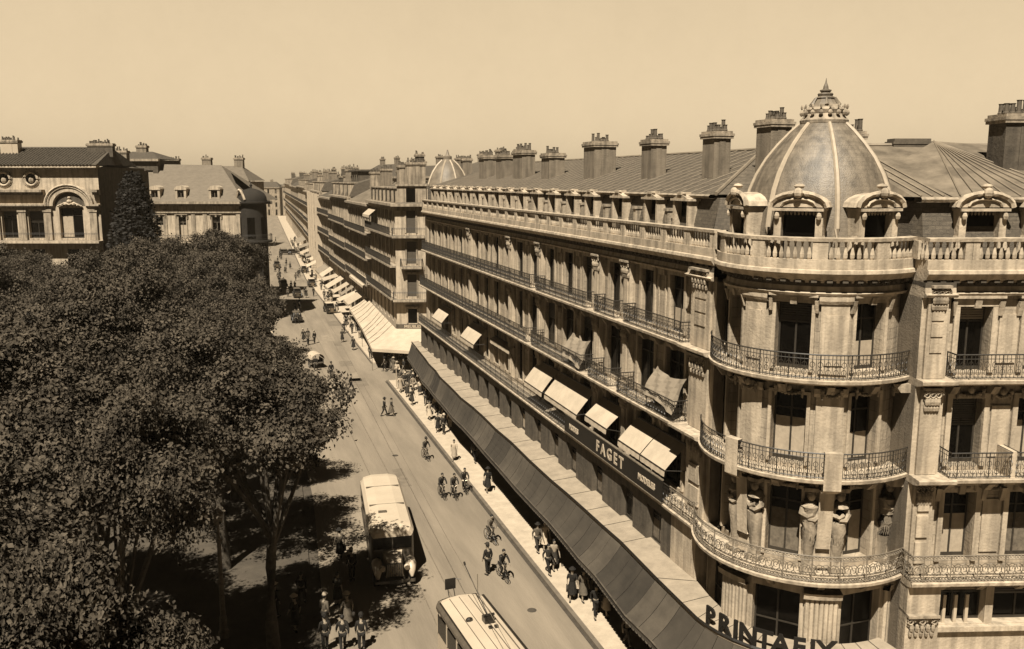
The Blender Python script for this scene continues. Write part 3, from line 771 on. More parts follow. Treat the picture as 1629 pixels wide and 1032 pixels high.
def bend(r, z, n=12, a0=180, a1=281): return [(CX + 0 + (RR + r) * cos(R_(a0 + (a1 - a0) * i / n)), CY - .3 + (RR + r) * sin(R_(a0 + (a1 - a0) * i / n)), z) for i in range(n + 1)]
rB, rO = XB_[-1], XO_[-1]
inner = [(19.2, y, 4.42) for y in YS_[:-3]] + [(18.95, 32.4, 4.42), (18.75, 31, 4.42), (18.7, 30.2, 4.42)] + bend(.62 - .0, 4.42)[1:]
edge = [(x, y, 4.3) for x, y in zip(XB_, YS_)] + bend(CX - 17.35 - RR, 4.3)[1:]
outer = [(x, y, 2.75 + jr.uniform(-.05, .05)) for x, y in zip(XO_, YS_)] + bend(CX - 16.05 - RR, 2.75)[1:]
def strip(mb, a, b):
    for i in range(len(a) - 1): mb.quad(a[i], a[i + 1], b[i + 1], b[i])
dz = lambda P, z: [(p[0], p[1], p[2] + z) for p in P]
CAN = MB(); strip(CAN, inner, edge); strip(CAN, dz(inner, -.1), dz(edge, -.1)); strip(CAN, edge, dz(edge, -.1))
canopy = CAN.build('canopy', mat('canopy_roof_sheet', .48, .2, 1.5, .9, .3, 6), CB)
m = MB()
for i in range(len(edge) - 1):      # seams across the flat top
    for t in (.0,):
        a = Vector(inner[i]).lerp(Vector(inner[i + 1]), t); b = Vector(edge[i]).lerp(Vector(edge[i + 1]), t); m.tube([a + Vector((0, 0, .02)), b + Vector((0, 0, .02))], .010, 3)
m.tube([Vector(p) + Vector((0, 0, .05)) for p in edge], .07, 4); m.tube([Vector(p) + Vector((0, 0, -.28)) for p in edge], .04, 4)
m.build('canopy_edge', DARK, canopy)
m = MB(); top = dz(edge, -.12); N_ = 5
rows = [[tuple(Vector(a).lerp(Vector(b), j / N_) - Vector((0, 0, (.08 + .09 * abs(sin(a[1] * 1.7))) * sin(pi * j / N_)))) for a, b in zip(top, outer)] for j in range(N_ + 1)]
for i in range(len(top) - 1):
    m = MB()
    for j in range(N_): m.quad(rows[j][i], rows[j][i + 1], rows[j + 1][i + 1], rows[j + 1][i])
    a, b = outer[i], outer[i + 1]; m.quad(a, b, (b[0], b[1], b[2] - .26), (a[0], a[1], a[2] - .26))
    m.build('awning_cloth', [CANVD, CANVD, CANVE, CANVD, CANVF, CANVD, CANVE][(i * 5) % 7], canopy)
m = MB()
m = MB(); ac = 0
for i in range(len(top) - 1):       # seams and hoops of the sloping cloth
    n_ = max(1, round((Vector(top[i + 1]) - Vector(top[i])).length / 1.15))
    for t in range(n_):
        P_ = [Vector(rows[j][i]).lerp(Vector(rows[j][i + 1]), t / n_) + Vector((0, 0, .012)) for j in range(N_ + 1)]
        m = MB(); m.tube(P_, .006 if (i + t) % 3 else .014, 3); m.build('awning_seam', DARK, canopy)
m.build('awning_seam', DARK, canopy) if 0 else None
m = MB()
k = 0
for i in range(len(outer) - 1):
    a, b = Vector(outer[i]), Vector(outer[i + 1]); n = max(1, int((b - a).length / .3))
    for j in range(n):
        p = a.lerp(b, (j + .5) / n); k += 1
        m.blob((p.x - .01, p.y, p.z - .28), (.025, .15, .05), 5, 4)
m.tube([Vector(p) + Vector((0, 0, .02)) for p in outer], .045, 4)
m.build('valance', STONED, canopy)
m = MB()
for y in (38, 46, 54, 62, 70, 78, 86):
    i = max(j for j in range(len(YS_)) if YS_[j] >= y); t = (YS_[i] - y) / (YS_[i] - YS_[i + 1]); xo = XO_[i] + (XO_[i + 1] - XO_[i]) * t
    m.tube([(18.9, y, 2.4), (xo + .1, y, 2.74)], .025, 4)
m.build('canopy_arm', IRON, canopy)
# standing letters on the canopy edge
m = MB()
a = 180
spots = [(28.5, None)]
word = 'PRINTAFIX'; ang = [190.5, 199.2, 205.2, 211.2, 218.7, 225.5, 233, 238.5, 243.8]
for ch, a in zip(word, ang):
    r = CX - 17.35 - .1; p = Vector((CX + r * cos(R_(a)), CY - .3 + r * sin(R_(a)), 4.42))
    out = Vector((cos(R_(a)), sin(R_(a)), 0)); right = Vector((-out.y, out.x, 0))
    M = Matrix(((right.x, 0, out.x, p.x), (right.y, 0, out.y, p.y), (0, 1, 0, p.z), (0, 0, 0, 1)))
    text_into(m, ch, 1.02, M, .04, .03)
m.build('sign_lettering', LETD, CB)
# dark name board on the long balcony
m = MB(); m.box(18.60, 18.66, 35.3, 47.9, 7.08, 8.12)
brd = m.build('name_board', DARK, CB)
m = MB(); m.box(18.57, 18.69, 35.3, 47.9, 8.13, 8.19); m.box(18.57, 18.69, 35.3, 47.9, 7.02, 7.07); m.build('board_moulding', IRONL, brd)
m = MB()
def txtA(s, y, z, size, x=18.585, ext=.015, bold=.02):
    M = Matrix(((0, 0, -1, x), (-1, 0, 0, y), (0, 1, 0, z), (0, 0, 0, 1))); text_into(m, s, size, M, ext, bold)
txtA('F A G E T', 41.3, 7.3, .86); txtA('MODES', 46.4, 7.42, .42); txtA('MODELES', 36.9, 7.42, .42)
m.build('board_lettering', LETL, brd)

# window awnings on the first floor
def awning(y0, y1, o1=1.24, zt=9.75, zf=8.95, val=.3, split=False, mm=CANVAS):
    zf -= .3 if o1 > 1 else 0
    m = MB(); n = 6
    for a, b in (((y0, (y0 + y1) / 2 - .04), ((y0 + y1) / 2 + .04, y1)) if split else ((y0, y1),)):
        for j in range(n):
            t0, t1 = j / n, (j + 1) / n; f = lambda t: (.1 + (o1 - .1) * t, zt + (zf - zt) * t + .05 * sin(pi * t))
            (oa, za), (ob, zb) = f(t0), f(t1)
            m.quad(frA(a, oa, za), frA(b, oa, za), frA(b, ob, zb), frA(a, ob, zb))
        K = 10
        for k in range(K):
            c, d = a + (b - a) * k / K, a + (b - a) * (k + 1) / K; w0, w1 = .03 * (k % 2), .03 * ((k + 1) % 2)
            m.quad(frA(c, o1, zf), frA(d, o1, zf), frA(d, o1 + .02 + w1, zf - val), frA(c, o1 + .02 + w0, zf - val))
    aw = m.build('awning', mm, CB)
    r = MB()
    r.tube([frA(y0, o1, zf + .0), frA(y1, o1, zf + .0)], .03, 5); r.tube([frA(y0, .1, 8.5), frA(y0, o1, zf)], .02, 4); r.tube([frA(y1, .1, 8.5), frA(y1, o1, zf)], .02, 4)
    r.tube([frA(y0, .08, zt + .02), frA(y1, .08, zt + .02)], .05, 5); r.build('awning_arm', IRON, aw)
awning(35.2, 40.4, split=True); awning(41.9, 44.9, zf=9.1); awning(46.2, 51.7, zf=8.75); awning(52.2, 55.8, zf=8.7)
awning(69.0, 73.4, zf=8.8); awning(80.6, 84.8, zf=8.8); awning(61.5, 66.6, o1=.5, zt=9.6, zf=9.4)
# cloths hung out over the second floor railing
def drape(y0, y1, zt, zb):
    m = MB(); n = 8; k = 6
    f = lambda i, j: frA(y0 + (y1 - y0) * i / n, .35 + .75 * (j / k) + .06 * sin(i * 2.1 + j), zt + (zb - zt) * (j / k) ** 1.1 - .25 * sin(pi * i / n) * (1 - j / k) - (.35 if i < n / 2 else 0) * (j / k) * (1 - 2 * i / n))
    for i in range(n):
        for j in range(k): m.quad(f(i, j), f(i + 1, j), f(i + 1, j + 1), f(i, j + 1))
    m.build('drape', CANVG, CB)
drape(35.0, 38.0, 13.0, 11.7); drape(46.3, 49.2, 12.8, 11.5)
rebase(CB, (22.5, 32, 0))
# ================================================================ ground
def sheet(name, pts, z, m, label=None):
    mb = MB(); mb.add([(x, y, z) for x, y in pts], [tuple(range(len(pts)))]); return tag(mb.build(name, m), kind='structure')
def slab(name, pts, z0, z1, m):
    mb = MB(); n = len(pts)
    mb.add([(x, y, z1) for x, y in pts] + [(x, y, z0) for x, y in pts], [tuple(range(n))] + [(i, (i + 1) % n, n + (i + 1) % n, n + i) for i in range(n)])
    return tag(mb.build(name, m), kind='structure')
def XR(y): return 0 if y < 200 else (y - 200) * .034          # gentle bend of the far street
sheet('ground', [(-2500, -200), (2500, -200), (2500, 4000), (-2500, 4000)], -.02, DIRT)
ys = [-5, 40, 80, 120, 160, 200, 260, 340, 440, 600]
sheet('road', [(15.65 + XR(y), y) for y in ys] + [(5.2 + XR(y), y) for y in reversed(ys[3:])] + [(4.6, 60), (3.4, 40), (3.4, -5)], .0, ROAD)
sheet('crossing_street', [(15.65, 94.5), (80, 88), (80, 100), (15.65, 104.5)], .004, ROAD)
far_walk = [(15.65 + XR(y), y) for y in (104.5, 150, 200, 260, 340, 440, 600)]
slab('pavement', [(15.65, -5), (15.65, 94.5), (30, 93), (30, -5)], -.02, .13, WALK)
slab('pavement', far_walk + [(x + 14, y) for x, y in reversed(far_walk)], -.02, .13, WALK)
mb = MB()
for P in ([(15.5, -5), (15.5, 94.5)], [(15.5, 104.5)] + [(15.5 + XR(y), y) for y in (200, 340, 600)]):
    for a, b in zip(P[:-1], P[1:]): mb.quad((a[0] - .06, a[1], .006), (a[0] + .1, a[1], .006), (b[0] + .1, b[1], .006), (b[0] - .06, b[1], .006))
tag(mb.build('gutter', GUT), kind='structure')
mb = MB(); mb.box(15.6, 15.84, -5, 94.5, .0, .145)
tag(mb.build('kerb', KERB), kind='structure')
slab('park_path', [(-60, 10), (1.2, 10), (1.2, 38.6), (3.0, 41), (4.4, 70), (5.0, 130), (-60, 140)], -.02, .1, DIRT)
slab('side_pavement', [(5.2, 130), (-2, 130), (-2, 600), (5.2 + 14, 600)], -.02, .12, WALK)
mb = MB()
for x in (8.35, 9.75):
    mb.quad((x - .035, -5, .008), (x + .035, -5, .008), (x + .75 + .035, 60, .008), (x + .75 - .035, 60, .008))
    mb.quad((x + .75 - .035, 60, .008), (x + .75 + .035, 60, .008), (x + 1.6 + .035, 200, .008), (x + 1.6 - .035, 200, .008))
tag(mb.build('tram_rails', IRONL), kind='structure')

# ================================================================ the row of buildings beyond the crossing
def row_building(y0, y1, floors, top, lab, bay=3., roofz=22., chim=3, wallm=STONE, roofm=SLATE, mans=True, deep=True, depth=12.):
    x0, x1 = 19.3 + XR(y0), 19.3 + XR(y1)
    root = empty('row_building', label=lab, cat='building', group='buildings along the right side of the far street')
    u = Vector((x1 - x0, y1 - y0, 0)); ln = u.length; u.normalize(); n = Vector((-u.y, u.x, 0))
    o_ = Vector((x0, y0, 0)); fr = lambda s, o, z: (o_.x + u.x * s + n.x * o, o_.y + u.y * s + n.y * o, z)
    nb = max(2, int(ln / bay)); w = MB(); t = MB(); rl = MB(); sl = MB()
    zs = floors + [top]
    for k in range(len(floors)):
        z0, z1 = zs[k], zs[k + 1]; ops = []
        if k == 0:
            for i in range(nb): c = (i + .5) * ln / nb; ops.append((c - 1., c + 1., .3, 3.3))
            ops2 = [((i + .5) * ln / nb - .6, (i + .5) * ln / nb + .6, 4.2, zs[1] - .7) for i in range(nb)]
            ops += ops2
        else:
            for i in range(nb): c = (i + .5) * ln / nb; ops.append((c - .72, c + .72, z0 + .2, z0 + (z1 - z0) * .8))
        wall_panel(w, fr, 0, ln, z0, z1, ops, .18)
        for q in ops:
            g = MB(); g.quad(fr(q[0], -.16, q[2]), fr(q[1], -.16, q[2]), fr(q[1], -.16, q[3]), fr(q[0], -.16, q[3]))
            wo = g.build('window', SHUT if (rnd.random() < .35 and k) else GLASS, root)
            if k and deep: t.fbox(fr, q[0] - .15, q[0] - .01, -.02, .07, q[2], q[3]); t.fbox(fr, q[1] + .01, q[1] + .15, -.02, .07, q[2], q[3]); t.fbox(fr, q[0] - .25, q[1] + .25, -.02, .2, q[3] + .1, q[3] + .25)
        if k:
            oo = 1.0 if k != 2 or True else .5
            sl.fbox(fr, .02, ln - .02, -.1, oo, z0 - .22, z0)
            P = [fr(.05, oo - .06, 0)[:2], fr(ln - .05, oo - .06, 0)[:2]]
            rail(rl, P, z0, .95, .22 if y0 < 180 else .5, 2, .02)
    w.fbox(fr, 0, ln, -depth, -.35, 0, top - .01) if False else w.quad(fr(0, 0, 0), fr(0, -depth, 0), fr(0, -depth, top), fr(0, 0, top))
    w.quad(fr(ln, 0, 0), fr(ln, -depth, 0), fr(ln, -depth, top), fr(ln, 0, top))
    w.build('wall', wallm, root); t.build('moulding', STONE2, root)
    so_ = sl.build('balcony', STONE2, root); rl.build('railing', IRON, so_)
    c = MB(); c.fbox(fr, -.02, ln + .02, -.3, .75, top - .1, top + .22); c.fbox(fr, 0, ln, -.3, .35, top - .55, top - .1); c.build('cornice', STONE2, root)
    r = MB(); zt = top + .22
    if mans:
        zm = zt + (roofz - zt) * .6
        r.quad(fr(0, -.1, zt), fr(ln, -.1, zt), fr(ln, -1.1, zm), fr(0, -1.1, zm)); r.quad(fr(0, -1.1, zm), fr(ln, -1.1, zm), fr(ln, -depth / 2, roofz), fr(0, -depth / 2, roofz))
        for s in (0, ln): r.add([fr(s, -.1, zt), fr(s, -1.1, zm), fr(s, -depth / 2, roofz), fr(s, -depth, zt)], [(0, 1, 2, 3)])
        r.quad(fr(0, -depth / 2, roofz), fr(ln, -depth / 2, roofz), fr(ln, -depth, zt), fr(0, -depth, zt))
        rf = r.build('roof', roofm, root)
        for i in range(nb):
            if i % 2 == 0 or y0 < 140:
                c0 = (i + .5) * ln / nb; d = MB(); d.fbox(fr, c0 - .75, c0 + .75, -1.6, .0, zt + .02, zm + .1); d.fbox(fr, c0 - .9, c0 + .9, -1.6, .15, zm + .1, zm + .25)
                do = d.build('dormer', STONE2, root); g = MB(); g.quad(*[fr(c0 + a, .02, z) for a, z in ((-.45, zt + .15), (.45, zt + .15), (.45, zm - .05), (-.45, zm - .05))]); g.build('pane', GLASS, do)
    else:
        r.quad(fr(0, .2, zt), fr(ln, .2, zt), fr(ln, -depth / 2, roofz), fr(0, -depth / 2, roofz)); r.quad(fr(0, -depth / 2, roofz), fr(ln, -depth / 2, roofz), fr(ln, -depth, zt), fr(0, -depth, zt))
        for s in (0, ln): r.tri(fr(s, .2, zt), fr(s, -depth / 2, roofz), fr(s, -depth, zt))
        rf = r.build('roof', roofm, root)
    for i in range(chim):
        s = ln * (i + .3 + .4 * rnd.random()) / chim; o = -rnd.uniform(2.5, 6.5); p = fr(s, o, 0); h = roofz + rnd.uniform(.6, 2.4)
        hx, hy = rnd.choice([(.9, .4), (.45, .9), (1.2, .4)])
        chimney(root, p[0] - hx, p[0] + hx, p[1] - hy, p[1] + hy, roofz - 2.5, h, rnd.choice([3, 4, 5]), rnd.choice([BRICK, STONE2, STONED]))
    return root, fr, ln
FL = [0, 7.6, 11.6, 15.3]
RB = []
rb, fr0, ln0 = row_building(106.2, 127, [0, 7.6, 11.6, 15.3], 18.9, 'shuttered corner building across the side street with a cut-off corner above the big white awning', bay=2.9, roofz=21.9, chim=3)
RB.append((rb, fr0, ln0))
specs = [(127.1, 151, [0, 6.9, 10.6, 14.3], 18.3, 'second building of the far row, its foot lined with pale sloping shop awnings', 2.6, 21.6, 3, STONE2, ZINC, False),
         (151.1, 176, [0, 6.6, 10.4, 14.5], 18.9, 'third building of the far row, with a dark raised attic block', 2.6, 22.6, 4, STONE, SLATE, True),
         (176.1, 199, [0, 6.9, 11, 15], 18.2, 'fourth building of the far row, under a low tiled roof', 2.9, 21.2, 3, STONE2, TILE, False),
         (199.1, 232, [0, 6.6, 10.6, 14.6], 19.2, 'fifth building of the far row, with tall white pilasters', 3., 22.5, 4, STONE, SLATE, True),
         (232.1, 268, [0, 6.8, 10.8, 15], 18.6, 'sixth building of the far row, plain and grey', 3.2, 22, 3, STONE2, ZINC, True),
         (268.1, 320, [0, 7, 11, 15], 19.6, 'seventh building of the far row, small in the distance', 4., 23, 4, STONE, SLATE, True),
         (320.1, 400, [0, 7, 11, 15], 19.2, 'eighth building of the far row, nearly lost in the distance', 5., 22.6, 4, STONE2, TILE, False),
         (400.1, 500, [0, 7, 11, 15], 19.8, 'last building of the far row where the street closes', 6., 23.4, 4, STONE, SLATE, True)]
for y0, y1, fl, top, lab, bay, rz, ch, wm, rm, mn in specs:
    RB.append(row_building(y0, y1, fl, top, lab, bay, rz, ch, wm, rm, mn, deep=y0 < 170))
# attic block on the third building, white pilasters on the fifth
r3 = RB[2][0]; f3 = RB[2][1]
m = MB(); m.fbox(f3, 6, 15, -7, -2.5, 19, 23.4); m.fbox(f3, 5.6, 15.4, -7.4, -2.1, 23.4, 23.7); at = m.build('attic_block', STONED, r3)
m = MB(); [m.quad(f3(a, -2.48, 20.6), f3(a + 1.6, -2.48, 20.6), f3(a + 1.6, -2.48, 22.8), f3(a, -2.48, 22.8)) for a in (7, 9.8, 12.6)]; m.build('window', GLASS, at)
r5 = RB[4][0]; f5 = RB[4][1]
for s in (1, 12, 22, 31): m = MB(); m.fbox(f5, s - .8, s + .8, 0, 1.4, 0, 18.9); m.build('pilaster', CREAM, r5)

# bevelled end of the first row building
ca, cb = Vector((18.9, 105.6, 0)), Vector((22.6, 104.5, 0)); du = (cb - ca).normalized(); L2 = (cb - ca).length; dn = Vector((du.y, -du.x, 0))
if dn.y > 0: dn = -dn
frc = lambda s, o, z: (ca.x + du.x * s + dn.x * o, ca.y + du.y * s + dn.y * o, z)
w = MB(); t = MB()
for z0, z1 in ((0, 7.6), (7.6, 11.6), (11.6, 15.3), (15.3, 18.9)):
    zz = (4.6, 6.4) if z0 == 0 else (z0 + .3, z0 + 3.0); q = (L2 / 2 - .55, L2 / 2 + .55) + zz
    wall_panel(w, frc, 0, L2, z0, z1, [q], .3)
    g = MB(); g.quad(*[frc(s, -.1, z) for s, z in ((q[0], q[2]), (q[1], q[2]), (q[1], q[3]), (q[0], q[3]))]); g.build('shutter' if z0 else 'window', SHUT if z0 else GLASS, rb)
    t.fbox(frc, q[0] - .2, q[0] - .01, -.02, .08, q[2], q[3]); t.fbox(frc, q[1] + .01, q[1] + .2, -.02, .08, q[2], q[3]); t.fbox(frc, q[0] - .3, q[1] + .3, -.02, .22, q[3] + .1, q[3] + .3)
    if z0:
        b = MB(); hw = L2 / 2 + .3 if z0 != 11.6 else 1.3; b.fbox(frc, L2 / 2 - hw, L2 / 2 + hw, -.1, 1.0, z0 - .25, z0); bo = b.build('balcony', STONE2, rb)
        b = MB(); P = [frc(L2 / 2 - hw, .0, 0)[:2], frc(L2 / 2 - hw, .95, 0)[:2], frc(L2 / 2 + hw, .95, 0)[:2], frc(L2 / 2 + hw, .0, 0)[:2]]; rail(b, P, z0, .95, .2, 2, .018); b.build('railing', IRON, bo)
w.quad((18.9, 105.6, 0), fr0(0, 0, 0), fr0(0, 0, 18.9), (18.9, 105.6, 18.9)); w.quad((22.6, 104.5, 0), (40, 99.5, 0), (40, 99.5, 18.9), (22.6, 104.5, 18.9))
w.build('bevelled_wall', STONE, rb); t.build('moulding', STONE2, rb)
m = MB(); m.fbox(frc, -.4, L2 + .3, -.3, .8, 18.8, 19.12); m.fbox(frc, -.2, L2 + .1, -.3, .3, 18.3, 18.8); m.build('cornice', STONE2, rb)
m = MB(); m.fbox(frc, .3, L2 - .1, -3, -.3, 19.12, 21.2); m.fbox(frc, .1, L2 + .1, -3, -.1, 21.2, 21.4); do = m.build('attic_storey', STONE2, rb)
m = MB(); q = L2 / 2; m.quad(*[frc(s, -.28, z) for s, z in ((q - .55, 19.3), (q + .55, 19.3), (q + .55, 20.9), (q - .55, 20.9))]); m.build('window', GLASS, do)
m = MB(); P_ = [fr0(0, 0, 19.1), frc(0, 0, 19.1), frc(L2, 0, 19.1), (38, 99.9, 19.1), (38, 118, 19.1), (20, 118, 19.1)]; m.add(P_ + [(26, 110, 22.4), (34, 108, 22.4)], [(0, 1, 6), (1, 2, 6), (2, 3, 7, 6), (3, 4, 7), (4, 5, 6, 7), (5, 0, 6)]); m.build('hipped_roof', SLATE, rb)
chimney(rb, 28, 29.2, 108, 109, 20.5, 24.6, 4); chimney(rb, 23, 24, 112, 113, 20, 25.2, 2, STONED)
# pale sign strip and its lettering over the awning
m = MB(); m.fbox(frc, -.1, L2, .05, .15, 4.0, 4.5); sg = m.build('sign_board', STONED, rb)
m = MB(); M = Matrix(((du.x, 0, dn.x, frc(L2 / 2, .17, 0)[0]), (du.y, 0, dn.y, frc(L2 / 2, .17, 0)[1]), (0, 1, 0, 4.06), (0, 0, 0, 1))); text_into(m, 'MEUBLES', .52, M, .02, .01); m.build('sign_lettering', LETL, sg)
# the big white awning wrapping that corner
m = MB()
top = [(19.2, 133, 4.3), (18.9, 120, 4.2), (18.75, 105.5, 3.95), (22.6, 104.3, 3.95)]
bot = [(16.6, 133, 2.75), (15.9, 115, 2.7), (15.0, 100.6, 2.6), (19.3, 97.6, 2.6)]
for i in range(3):
    n = 5
    for j in range(n):
        g = lambda i_, t: tuple(Vector(top[i_]).lerp(Vector(bot[i_]), t) - Vector((0, 0, .15 * sin(pi * t))))
        m.quad(g(i, j / n), g(i + 1, j / n), g(i + 1, (j + 1) / n), g(i, (j + 1) / n))
for i in range(3): a, b = bot[i], bot[i + 1]; m.quad(a, b, (b[0], b[1], b[2] - .35), (a[0], a[1], a[2] - .35))
aw = m.build('white_awning', CANVAS, rb)
m = MB()
for t in (0.1, .25, .4, .62, .8): 
    for i in (0, 1):
        a, b = Vector(top[i]).lerp(Vector(top[i + 1]), t), Vector(bot[i]).lerp(Vector(bot[i + 1]), t); m.tube([a + Vector((0, 0, .03)), a.lerp(b, .5) + Vector((0, 0, -.11)), b + Vector((0, 0, .03))], .03, 3)
for p in bot: m.tube([p, (p[0], p[1], 0)], .03, 4)
m.build('awning_pole', IRONL, aw)
# further shop awnings down the row
def shop_awning(i, s0, s1, out, zt, zf, mm=CANVAS):
    root, fr, ln = RB[i]; m = MB(); m.quad(fr(s0, .05, zt), fr(s1, .05, zt), fr(s1, out, zf), fr(s0, out, zf)); m.quad(fr(s0, out, zf), fr(s1, out, zf), fr(s1, out + .03, zf - .35), fr(s0, out + .03, zf - .35))
    ao = m.build('awning', mm, root); m = MB(); m.tube([fr(s0, .05, zf - .4), fr(s0, out, zf)], .03, 3); m.tube([fr(s1, .05, zf - .4), fr(s1, out, zf)], .03, 3); m.build('awning_arm', IRON, ao)
for i, s0, s1, o, zt, zf in ((1, 7, 13.5, 2.8, 4.2, 2.9), (1, 14, 18.5, 2.9, 4.1, 2.8), (1, 19, 23.5, 2.6, 4.1, 3), (2, 1, 6, 2.8, 4, 2.8), (2, 8, 14, 3.2, 4.2, 2.8), (2, 17, 23, 2.6, 4, 2.9),
                          (3, 1, 8, 3.2, 4.2, 2.8), (3, 11, 20, 2.6, 4, 2.9), (4, 2, 9, 3., 4.2, 2.8), (4, 13, 20, 2.6, 4, 3), (4, 23, 31, 3, 4.2, 2.8), (5, 3, 12, 3, 4.2, 2.8), (5, 20, 30, 3, 4.2, 2.8), (6, 5, 25, 3, 4.2, 2.8)):
    shop_awning(i, s0 + rnd.uniform(-.3, .8), s1 - rnd.uniform(0, 1.2), o * rnd.uniform(.7, 1.15), zt + rnd.uniform(-.3, .3), zf + rnd.uniform(-.3, .35), rnd.choice([CANVAS, CANVAS, CANVG, CREAM]))
shop_awning(1, 1, 16, 1.3, 7.3, 6.7); shop_awning(0, 14, 20, 1.3, 18.2, 17.2)
for r, f, l in RB: rebase(r, tuple(f(l / 2, -5, 0)))

# ================================================================ distant buildings closing the street
def block(name, p, rz, w, d, floors, top, roofz, lab, wallm=STONE, roofm=SLATE, nb=5, group=None, chim=2, name_cat='building'):
    """rectangular house, front face along local x at y=0 looking to -y"""
    root = empty(name, (p[0], p[1], 0), rz, label=lab, cat=name_cat, group=group)
    fr = lambda s, o, z: (s, -o, z); w_ = MB()
    for k in range(len(floors)):
        z0 = floors[k]; z1 = (floors + [top])[k + 1]; ops = [((i + .5) * w / nb - .55, (i + .5) * w / nb + .55, z0 + .5, z0 + (z1 - z0) * .8) for i in range(nb)]
        wall_panel(w_, fr, 0, w, z0, z1, ops, .3)
        for q in ops: g = MB(); g.quad(fr(q[0], -.28, q[2]), fr(q[1], -.28, q[2]), fr(q[1], -.28, q[3]), fr(q[0], -.28, q[3])); g.build('window', GLASS if rnd.random() < .7 else SHUT, root)
    w_.quad((0, 0, 0), (0, d, 0), (0, d, top), (0, 0, top)); w_.quad((w, 0, 0), (w, d, 0), (w, d, top), (w, 0, top)); w_.build('wall', wallm, root)
    c = MB(); c.fbox(fr, -.3, w + .3, -.2, .5, top - .2, top + .15); c.build('cornice', STONE2, root)
    r = MB(); z = top + .15; r.add([(-.3, -.5, z), (w + .3, -.5, z), (w + .3, d, z), (-.3, d, z), (2.5, d / 2, roofz), (w - 2.5, d / 2, roofz)], [(0, 1, 5, 4), (1, 2, 5), (2, 3, 4, 5), (3, 0, 4)]); r.build('roof', roofm, root)
    for i in range(chim): x = w * (i + .5) / chim; chimney(root, x - .8, x + .8, d / 2 - .5, d / 2 + .5, roofz - 1.5, roofz + rnd.uniform(.8, 1.8), 4)
    return root
block('distant_house', (8, 560), R_(-12), 22, 14, [0, 5, 9, 13], 17, 20.5, 'pale house closing the far end of the street, left of the vanishing row', STONE2, TILE, 5)
block('distant_house', (31, 552), R_(-12), 24, 14, [0, 5, 9, 13], 18, 21.5, 'grey house closing the far end of the street, behind the last shop awnings', STONE2, SLATE, 6)
block('distant_house', (-8, 300), R_(-14), 16, 16, [0, 5, 9, 13], 17, 20.2, 'pale house glimpsed just right of the dark rounded corner of the left block', STONE2, TILE, 4)
block('distant_house', (30, 176), R_(-80), 26, 12, [0, 5, 9, 13, 17], 22.4, 24.6, 'taller house rising behind the far row of roofs', STONE2, TILE, 6, chim=3)
block('distant_house', (31, 134), R_(-80), 18, 12, [0, 5, 9, 13, 17], 22.6, 24.8, 'tall house with chimney stacks behind the second building of the far row', BRICK, SLATE, 5, chim=3)
block('distant_house', (34, 250), R_(-80), 34, 12, [0, 5, 9, 13, 17], 22.0, 26, 'house with a broad ridge roof far behind the row', STONE2, TILE, 8, chim=3)

# ================================================================ buildings on the left side of the square
LD = Vector((.9530, -.3039, 0)); LN = Vector((-.3039, -.9530, 0))
def lframe(px0, depth):
    lat = (px0 - 814.5) / 1400 * depth; c = Vector((0.9530 * lat + .3039 * depth, -.3039 * lat + .9530 * depth, 0))
    return (lambda s, o, z: (c.x + LD.x * s + LN.x * o, c.y + LD.y * s + LN.y * o, z)), 1400 / depth
# -- the corner building with a pale mansard
fr, k = lframe(200, 136); Wd = (388 - 200) / k
LB = empty('square_corner_building', label='building left of the street with pale mansard roof and dark rounded corner', cat='building')
w = MB(); t = MB(); zs = [0, 5.2, 9.0, 12.6, 18.4]
cols = [(x - 200) / k for x in (218, 258, 293, 347)]
for i in range(4):
    z0, z1 = zs[i], zs[i + 1]; ops = [(c - .62, c + .62, z0 + .35 if i else .4, z0 + (3.75 if i == 3 else 3.)) for c in cols]
    wall_panel(w, fr, 0, Wd, z0, z1, ops, .35)
    for q in ops:
        window(LB, fr, *q, -.33, style=rnd.choice([0, 1]), fm=FRAME); surround(t, fr, *q, hood=True, w=.16)
    for c in [(cols[j] + cols[j + 1]) / 2 + d for j in range(3) for d in (-.9, .9)] + [Wd - .6]: t.fbox(fr, c - .3, c + .3, -.02, .12, z0 + .3, z1 - .9)
w.quad(fr(0, 0, 0), fr(0, -14, 0), fr(0, -14, 18.4), fr(0, 0, 18.4)); w.build('wall', STONE, LB)
t.fbox(fr, 0, Wd, -.05, .25, 16.9, 17.1); t.build('moulding', STONE2, LB)
m = MB(); m.fbox(fr, -.1, Wd + .2, -.2, .9, 18.3, 18.65); m.fbox(fr, 0, Wd, -.2, .45, 17.95, 18.3); m.build('cornice', STONE2, LB)
for z in (12.6,):
    m = MB(); m.fbox(fr, 0, Wd + .2, -.1, 1.0, z - .25, z); b = m.build('balcony', STONE, LB); m = MB(); rail(m, [fr(0, .93, 0)[:2], fr(Wd, .93, 0)[:2]], z, .95, .2, 2, .014); m.build('railing', IRON, b)
m = MB(); e = [fr(-.1, .5, 18.66), fr(Wd + .6, .5, 18.66), fr(Wd - 4.6, -5.5, 24.2), fr(1.0, -5.5, 24.4), fr(-.1, -14, 18.66), fr(Wd + 2, -14, 18.66)]
m.add(e, [(0, 1, 2, 3), (1, 5, 2), (0, 3, 4), (3, 2, 5, 4)]); m.build('roof', mat('pale_slate', .24, .18, 1.5, .8, .5, 20, stretch=(1, 1, 3)), LB)
